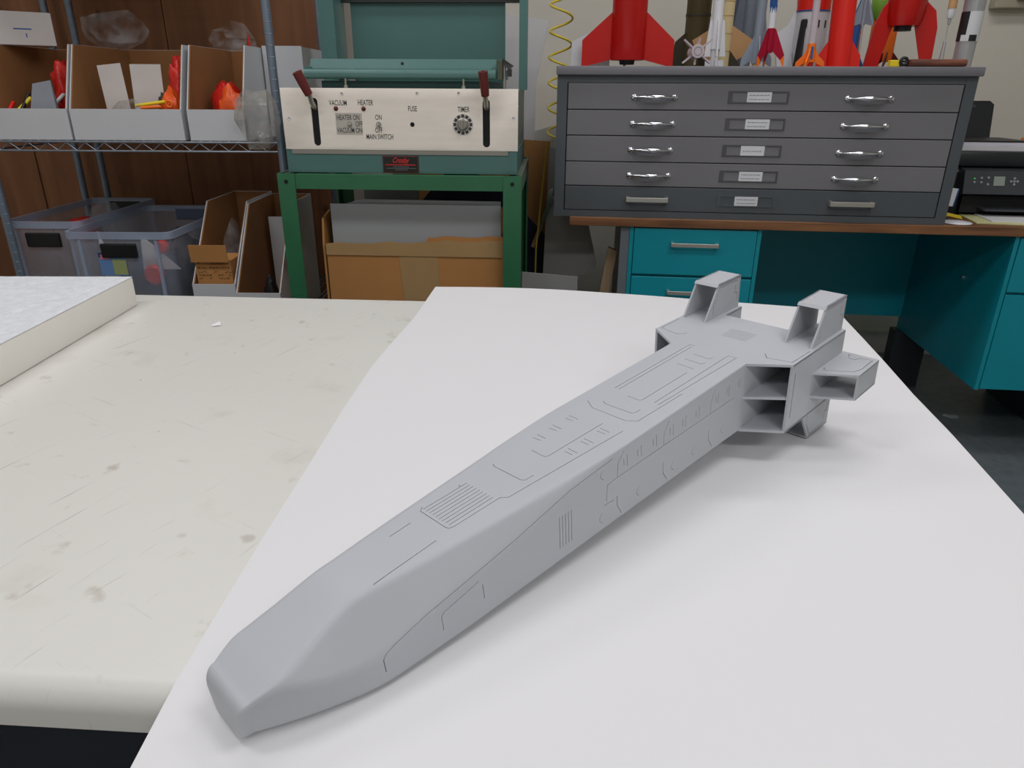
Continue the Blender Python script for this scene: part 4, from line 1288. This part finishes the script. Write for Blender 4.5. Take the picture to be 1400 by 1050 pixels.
def carton(label, x0, x1, yf, z, front_h=0.088, full_h=0.266, depth=0.42, slope=0.085, group='white bin cartons'):
    c = thing('bin_carton', label, 'carton', ((x0+x1)/2, yf, z), 0, group)
    w = (x1-x0)/2
    th = 0.003
    MB().box(-w, w, 0, th, 0, front_h).build('front_wall', m_cwhite, c)
    MB().box(-w+th, w-th, th, 2*th, 0.004, front_h-0.002).build('front_lining', m_ckraft, c)
    side = [(th, 0), (depth, 0), (depth, full_h), (slope, full_h), (th, front_h)]
    inn = [(2*th, 0.004), (depth-th, 0.004), (depth-th, full_h-0.001), (slope+0.001, full_h-0.001), (2*th, front_h)]
    for sx in (-1, 1):
        MB().prism(side, 'yz', *sorted((sx*w, sx*(w-th)))).build('side_wall', m_cwhite, c)
        MB().prism(inn, 'yz', *sorted((sx*(w-th), sx*(w-2*th)))).build('side_lining', m_ckraft, c)
    MB().box(-w+th, w-th, depth-th, depth, 0, full_h).build('back_wall', m_cwhite, c)
    MB().box(-w+2*th, w-2*th, depth-2*th, depth-th, 0.004, full_h-0.001).build('back_lining', m_ckraft, c)
    MB().box(-w+th, w-th, th, depth-th, 0, 0.004).build('bottom', m_ckraft, c)
    return c


ZSH = 0.9702
carton('white front carton bin holding a grey envelope and coloured sticks', -1.572, -1.333, 2.262, ZSH)
carton('widest white front carton bin with white cards and a red bag', -1.325, -0.992, 2.262, ZSH)
carton('narrow white front carton bin holding a bulging red and orange bag', -0.975, -0.806, 2.262, ZSH)
for k_, (a_, b_) in enumerate([(-1.565, -1.28), (-1.27, -0.99)]):  # unseen cartons, added on the top shelf to shade plywood and cartons below
    carton(['plain white carton bin on the top shelf above the grey envelope', 'plain white carton bin on the top shelf above the widest carton', 'plain white carton bin on the top shelf above the narrow carton'][k_], a_, b_, 2.28, 1.6042)
# white carton turned around at the shelf end
c_ = thing('white_carton', 'tall plain white carton turned backwards at the shelf end behind the zinc post', 'carton', (-0.742, 2.49, ZSH))
MB().box(-0.060, 0.066, 0, 0.003, 0, 0.272).build('front_wall', m_cwhite, c_)
MB().box(-0.060, -0.057, 0.003, 0.33, 0, 0.27).build('side_wall', m_cwhite, c_)
MB().box(0.063, 0.066, 0.003, 0.33, 0, 0.27).build('side_wall', m_cwhite, c_)
MB().box(-0.057, 0.063, 0.327, 0.33, 0, 0.27).build('back_wall', m_cwhite, c_)
MB().box(-0.057, 0.063, 0.003, 0.327, 0, 0.003).build('bottom', m_cwhite, c_)
# small white box on top of the first carton
c_ = thing('small_box', 'small white box with a blue line printed on it, resting on the carton rims', 'box', (-1.545, 2.47, ZSH+0.2665), 0.66)
MB().box(-0.086, 0.086, -0.045, 0.045, 0, 0.094, ch=0.002).build('body', M('small_box_white', (216, 210, 208), 0.6), c_)
MB().box(-0.022, 0.026, -0.0456, -0.045, 0.044, 0.0475).build('blue_line', m_blue, c_)
MB().box(0.008, 0.011, -0.0456, -0.045, 0.022, 0.034).build('blue_line', m_blue, c_)
MB().box(-0.0866, -0.086, -0.04, 0.04, 0.006, 0.088).build('side_print', M('pale_blue_print', (150, 168, 186), 0.6), c_)


def blob(name, label, cat, loc, sx, sy, sz, mat, seed, amp=0.35, sub=3, group=None, freq=2.2):
    film = 'clear' in mat.name or 'hazy' in mat.name
    bm = bmesh.new()
    bmesh.ops.create_icosphere(bm, subdivisions=2 if film else sub, radius=1)
    from mathutils import noise
    for v in bm.verts:
        p = v.co*freq+Vector((seed*7.1, seed*3.3, seed))
        q = 1+amp*noise.noise(p)+amp*0.5*noise.noise(p*2.7)
        if film:
            q += 0.30*noise.noise(p*4.1)
        v.co = Vector((v.co.x*sx*q, v.co.y*sy*q, v.co.z*sz*q))
    zmin = min(v.co.z for v in bm.verts)
    for v in bm.verts:
        v.co.z = max(v.co.z-zmin-0.004, 0)
    me = bpy.data.meshes.new(name)
    bm.to_mesh(me)
    bm.free()
    me.materials.append(mat)
    shade(me, 1 if film else 60)
    o = bpy.data.objects.new(name, me)
    COL.objects.link(o)
    o.location = loc
    return tag(o, label, cat, group)


m_redbag = M('red_plastic_bag', (214, 40, 34), 0.25, var=0.2, scale=25, bump=0.6, bscale=50)
m_orabag = M('orange_plastic_bag', (240, 92, 30), 0.3, var=0.2, scale=30, bump=0.5, bscale=60)
m_clear = clear_mat('clear_plastic_bag', (206, 210, 214), 0.06, 0.06, 18, 0.22)
m_hazy = clear_mat('hazy_plastic_bag', (176, 172, 164), 0.28, 0.08, 16, 0.4)
m_grey_env = M('grey_envelope', (138, 142, 152), 0.5, var=0.06)
zc = ZSH+0.0045


def stick(name, label, P, Q, r_, mat, cat='part', group=None):
    o = MB().tube([P, Q], r_, 8).build(name, mat, None, smooth=50)
    return tag(o, label, cat, group)


# carton one
blob('red_bag', 'crumpled red plastic bag tucked in the corner above the grey envelope', 'bag', (-1.430, 2.450, zc), 0.034, 0.04, 0.115, m_redbag, 3)
o_ = MB().hull8([(-0.05, -0.01, 0), (0.05, -0.01, 0), (0.05, 0.012, 0), (-0.05, 0.012, 0)], [(-0.035, 0.045, 0.150), (0.02, 0.045, 0.160), (0.02, 0.05, 0.160), (-0.035, 0.05, 0.150)]).build('grey_envelope', m_grey_env)
o_.location = (-1.420, 2.284, zc+0.002)
o_.rotation_euler = (0, 0, 0.05)
tag(o_, 'stiff grey plastic envelope standing in the first white carton', 'envelope')
cs = [(m_red2, 'red'), (m_yel, 'yellow'), (m_black, 'black'), (m_green, 'green'), (m_black, 'black'), (m_rwhite, 'white')]
for k, (mm, cn) in enumerate(cs):
    x = -1.550+0.020*k
    stick('plastic_part', f'{cn} plastic stick {["leaning on the front rim", "lying low", "poking up", "wedged crosswise", "tilted back", "rolled"][k]} in the first white carton', (x, 2.30+0.012*k, zc+0.050+0.01*(k % 3)), (x+0.03*(1 if k % 2 else 0.0), 2.36+0.012*k, zc+0.098+0.013*(k % 3)), 0.006, mm, group='loose plastic parts')
blob('clear_bag', 'clear bag of small parts filling the first white carton below the rim', 'bag', (-1.50, 2.42, zc), 0.04, 0.06, 0.045, m_hazy, 8)
# carton two
for k, (x, tw, h) in enumerate([(-1.215, 0.040, 0.205), (-1.130, 0.052, 0.205)]):
    o_ = MB().box(-tw/1.1, tw/1.1, 0, 0.002, 0, h).build('white_card', M('card_offwhite', (214, 206, 202), 0.6))
    o_.location = (x, 2.345+0.012*k, zc+0.005)
    o_.rotation_euler = (-0.10, -0.10+0.1*k, 0)
    tag(o_, ['plain white card leaning inside the widest carton', 'pinkish white folded card behind the plain one in the widest carton'][k], 'card')
blob('red_bag', 'red bag with orange contents in the corner of the widest carton', 'bag', (-1.036, 2.390, zc), 0.026, 0.04, 0.112, m_redbag, 5)
blob('orange_bag', 'orange plastic bag low in the corner of the widest carton', 'bag', (-1.040, 2.315, zc), 0.028, 0.02, 0.070, m_orabag, 6)
blob('clear_bag', 'clear plastic bag of dark parts lying in the widest carton', 'bag', (-1.15, 2.305, zc), 0.085, 0.028, 0.060, m_hazy, 9, 0.3)
blob('dark_foam', 'dark olive scrap of foam in the widest carton', 'scrap', (-1.078, 2.355, zc), 0.018, 0.018, 0.066, M('dark_olive_scrap', (60, 62, 44), 0.7), 2)
stick('plastic_part', 'yellow plastic strip lying across the widest carton', (-1.14, 2.295, zc+0.092), (-1.05, 2.30, zc+0.104), 0.005, m_yel, group='loose plastic parts')
stick('plastic_part', 'orange plastic strip lying across the widest carton', (-1.12, 2.285, zc+0.086), (-1.06, 2.288, zc+0.090), 0.005, m_orange, group='loose plastic parts')
o_ = MB().tube([(0.009*math.cos(a), 0, 0.009*math.sin(a)) for a in [2*math.pi*k/18 for k in range(18)]], 0.003, 8, closed=True).build('orange_ring', m_orange, None, smooth=50)
o_.location = (-1.033, 2.285, zc+0.098)
tag(o_, 'orange plastic ring at the rim of the widest carton', 'ring')
# carton three
blob('red_bag', 'bulging glossy red bag slumped in the narrow carton', 'bag', (-0.896, 2.40, zc), 0.052, 0.045, 0.082, m_redbag, 12, 0.35)
blob('red_bag', 'upright knotted red bag top in the narrow carton', 'bag', (-0.846, 2.50, zc), 0.022, 0.03, 0.135, m_redbag, 15, 0.3)
blob('orange_bag', 'orange plastic bag bulging at the rim of the narrow carton', 'bag', (-0.855, 2.305, zc), 0.038, 0.022, 0.072, m_orabag, 16, 0.3)
# clear bags
blob('clear_bag', 'clear plastic bag with brownish parts hanging off the shelf end', 'bag', (-0.745, 2.205, 0.950), 0.058, 0.035, 0.085, m_hazy, 21, 0.35, 3)
blob('clear_bag', 'crumpled clear plastic film on top of the widest carton back', 'bag', (-1.33, 2.62, ZSH+0.262), 0.10, 0.05, 0.065, m_clear, 23, 0.5, 3)
blob('clear_bag', 'small clear plastic film behind the narrow carton', 'bag', (-0.95, 2.66, ZSH+0.262), 0.07, 0.05, 0.045, m_clear, 25, 0.5, 3)

# ------------------------------------------------------------------ storage totes
m_tote = clear_mat('tote_plastic', (186, 192, 206), 0.34, 0.3, 3, 0.10)
m_rim = clear_mat('tote_rim_plastic', (176, 190, 214), 0.55, 0.3, 3, 0.08)
m_hblack = M('handle_black', (20, 21, 24), 0.4)
m_hblue = M('handle_grey_blue', (86, 98, 122), 0.4)


def rrect(w, d, r, n=6):
    out = []
    for cx, cy, a0 in ((w-r, d-r, 0), (-w+r, d-r, 90), (-w+r, -d+r, 180), (w-r, -d+r, 270)):
        for k in range(n+1):
            a = math.radians(a0+90*k/n)
            out.append((cx+r*math.cos(a), cy+r*math.sin(a)))
    return out


def tote(label, x0, x1, yf, yb, z, h, back_mat):
    w, d_ = (x1-x0)/2, (yb-yf)/2
    c = thing('storage_tote', label, 'tote', ((x0+x1)/2, (yf+yb)/2, z), 0, 'clear storage totes')
    mb = MB()
    lv = [(0.80, 0.0), (0.83, 0.004), (0.955, h*0.90), (0.955, h*0.985)]
    rg = [[(p[0], p[1], zz) for p in rrect(w-0.035*(1-k)*2.2, d_-0.035*(1-k)*2.2, 0.03)] for k, zz in lv]
    n = len(rg[0])
    mb.v = [q for r_ in rg for q in r_]
    for i in range(len(rg)-1):
        for k in range(n):
            mb.f.append((i*n+k, i*n+(k+1) % n, (i+1)*n+(k+1) % n, (i+1)*n+k))
    mb.f.append(tuple(range(n-1, -1, -1)))
    mb.build('tub', m_tote, c, smooth=40)
    rim = MB()
    prof = [(-0.004, h*0.93), (0.004, h*0.93), (0.004, h), (-0.004, h)]
    rr_ = []
    for off, zz in prof:
        rr_.append([(p[0], p[1], zz) for p in rrect(w+off, d_+off, 0.03)])
    rim.v = [q for r_ in rr_ for q in r_]
    for i in range(4):
        j = (i+1) % 4
        for k in range(n):
            rim.f.append((i*n+k, i*n+(k+1) % n, j*n+(k+1) % n, j*n+k))
    rim.build('rim', m_rim, c, smooth=40)
    MB().box(-0.055, 0.055, -d_-0.008, -d_+0.004, h*0.74, h*0.885, ch=0.004).build('handle', m_hblack, c)
    MB().box(-0.060, 0.060, d_-0.006, d_+0.005, h*0.82, h*0.96, ch=0.003).build('handle', back_mat, c)
    for sx in (-1, 1):
        MB().box(sx*w*0.72-0.005, sx*w*0.72+0.005, -d_-0.003, -d_+0.006, h*0.1, h*0.92).build('rib', m_rim, c)
    return c


ZL = 0.4092
tote('clear storage tote with black handle, emptier one at the shelf corner post', -1.632, -1.388, 2.285, 2.82, ZL, 0.312, m_hblack)
t2 = tote('clear storage tote with a colourful sticker, full of red and white parts', -1.376, -1.050, 2.175, 2.72, ZL, 0.300, m_hblue)
# sticker on the second tote
SO = -0.080
mb = MB().box(SO+0.01, SO+0.092, -0.2705, -0.2692, 0.165, 0.236)
stk = mb.build('sticker', M('sticker_blue', (110, 150, 206), 0.4), t2)
MB().box(SO+0.05, SO+0.092, -0.2710, -0.2704, 0.168, 0.216).build('sticker_picture', M('sticker_green', (168, 180, 120), 0.5), stk)
MB().box(SO+0.01, SO+0.092, -0.2710, -0.2704, 0.222, 0.236).build('sticker_band', M('sticker_navy', (40, 62, 120), 0.5), stk)
MB().box(SO+0.016, SO+0.042, -0.2716, -0.2709, 0.216, 0.231).build('sticker_logo', M('sticker_pink', (232, 130, 140), 0.5), stk)
# contents
zb = ZL+0.006
for k, (x, y, z, r_, lab) in enumerate([(-1.112, 2.240, 0.652, 0.021, 'round red cap near the rim inside the full tote'), (-1.150, 2.240, 0.562, 0.032, 'big round red cap low inside the full tote')]):
    o_ = MB().lathe([(0, 0.012), (r_*0.8, 0.012), (r_, 0.006), (r_, -0.006), (0, -0.008)], 20, RX(math.pi/2)).build('red_disc', m_red2, None, smooth=40)
    o_.location = (x, y, z)
    tag(o_, lab, 'cap')
blob('parts_heap', 'jumble of blue and dark parts at the bottom of the full tote', 'parts', (-1.205, 2.37, zb), 0.080, 0.075, 0.095, M('dark_blue_parts', (54, 66, 92), 0.5, var=0.5, scale=18), 31, 0.4)
blob('parts_heap', 'heap of dark grey parts behind the red cap in the full tote', 'parts', (-1.19, 2.56, zb), 0.07, 0.065, 0.11, M('dark_parts', (70, 66, 70), 0.6, var=0.4, scale=20), 33, 0.4)
o_ = MB().prism([(-0.07, 0.0), (0.05, 0.0), (-0.06, 0.11)], 'xz', 0, 0.004).build('white_fin', m_rwhite)
o_.location = (-1.125, 2.262, 0.575)
tag(o_, 'white triangular fin standing inside the full tote', 'fin')
o_ = MB().prism([(0.0, 0.0), (0.05, 0.0), (0.005, 0.15)], 'xz', 0, 0.004).build('white_fin', m_rwhite)
o_.location = (-1.325, 2.262, 0.545)
tag(o_, 'tall narrow white fin by the sticker inside the full tote', 'fin')
blob('red_bag', 'red plastic item in a clear bag on top of the emptier tote', 'bag', (-1.50, 2.50, ZL+0.20), 0.055, 0.05, 0.045, m_redbag, 41, 0.3)
blob('clear_bag', 'clear bag wrapped over the red item in the emptier tote', 'bag', (-1.50, 2.66, ZL+0.19), 0.06, 0.06, 0.06, m_clear, 43, 0.3)
blob('clear_bag', 'grey clear bag filling the bottom of the emptier tote', 'bag', (-1.51, 2.56, zb), 0.062, 0.12, 0.07, m_hazy, 45, 0.3)

# ------------------------------------------------------------------ lower cartons
carton('lower white front carton holding the small box with handwriting', -0.995, -0.862, 2.15, ZL, 0.146, 0.37, 0.45, 0.20)
carton('lower white front carton with tall brown sides next to the green stand leg', -0.855, -0.718, 2.13, ZL, 0.124, 0.365, 0.45, 0.20)
hb_ = thing('small_carton', 'small brown carton covered in handwriting, one flap up, in the lower white carton', 'carton', (-0.926, 2.165, ZL+0.005))
MB().box(-0.055, 0.055, 0.0, 0.11, 0, 0.212).build('body', m_kraft, hb_)
MB().box(-0.057, 0.057, -0.001, 0.001, 0.2125, 0.266, RX(0.10)).build('flap', m_kraft, hb_)
rr = random.Random(4)
mb = MB()
for z in (0.205, 0.190, 0.176, 0.166, 0.156):
    x = -0.050
    while x < 0.046:
        wl = 0.004+rr.random()*0.012
        pp = [(x+wl*q/5, -0.0006, z+0.0028*math.sin(q*2.3+rr.random()*3)) for q in range(6)]
        if rr.random() < 0.85:
            mb.tube(pp, 0.0006, 4)
        x += wl+0.003
mb.build('handwriting', m_black, hb_)
mb = MB()
for z in (0.254, 0.240, 0.224):
    x = -0.045
    while x < 0.03:
        wl = 0.004+rr.random()*0.012
        pp = [(x+wl*q/5, -0.0262+0.0999*(0.266-z)-0.0008, z+0.0028*math.sin(q*2.3+rr.random()*3)) for q in range(6)]
        mb.tube(pp, 0.0006, 4)
        x += wl+0.003
mb.build('handwriting', m_black, hb_)
blob('clear_bag', 'clear plastic bag behind the handwritten carton', 'bag', (-0.925, 2.36, ZL+0.01), 0.045, 0.07, 0.155, m_clear, 51, 0.3)
blob('black_bag', 'small black pouch in the lower carton beside the green leg', 'pouch', (-0.768, 2.20, ZL+0.01), 0.022, 0.03, 0.075, m_black, 53, 0.25)
o_ = MB().box(0, 0.10, 0, 0.003, 0, 0.30).build('white_card', m_cwhite)
o_.location = (-0.835, 2.45, ZL+0.0045)
tag(o_, 'white card standing at the back of the lower carton beside the stand leg', 'card')
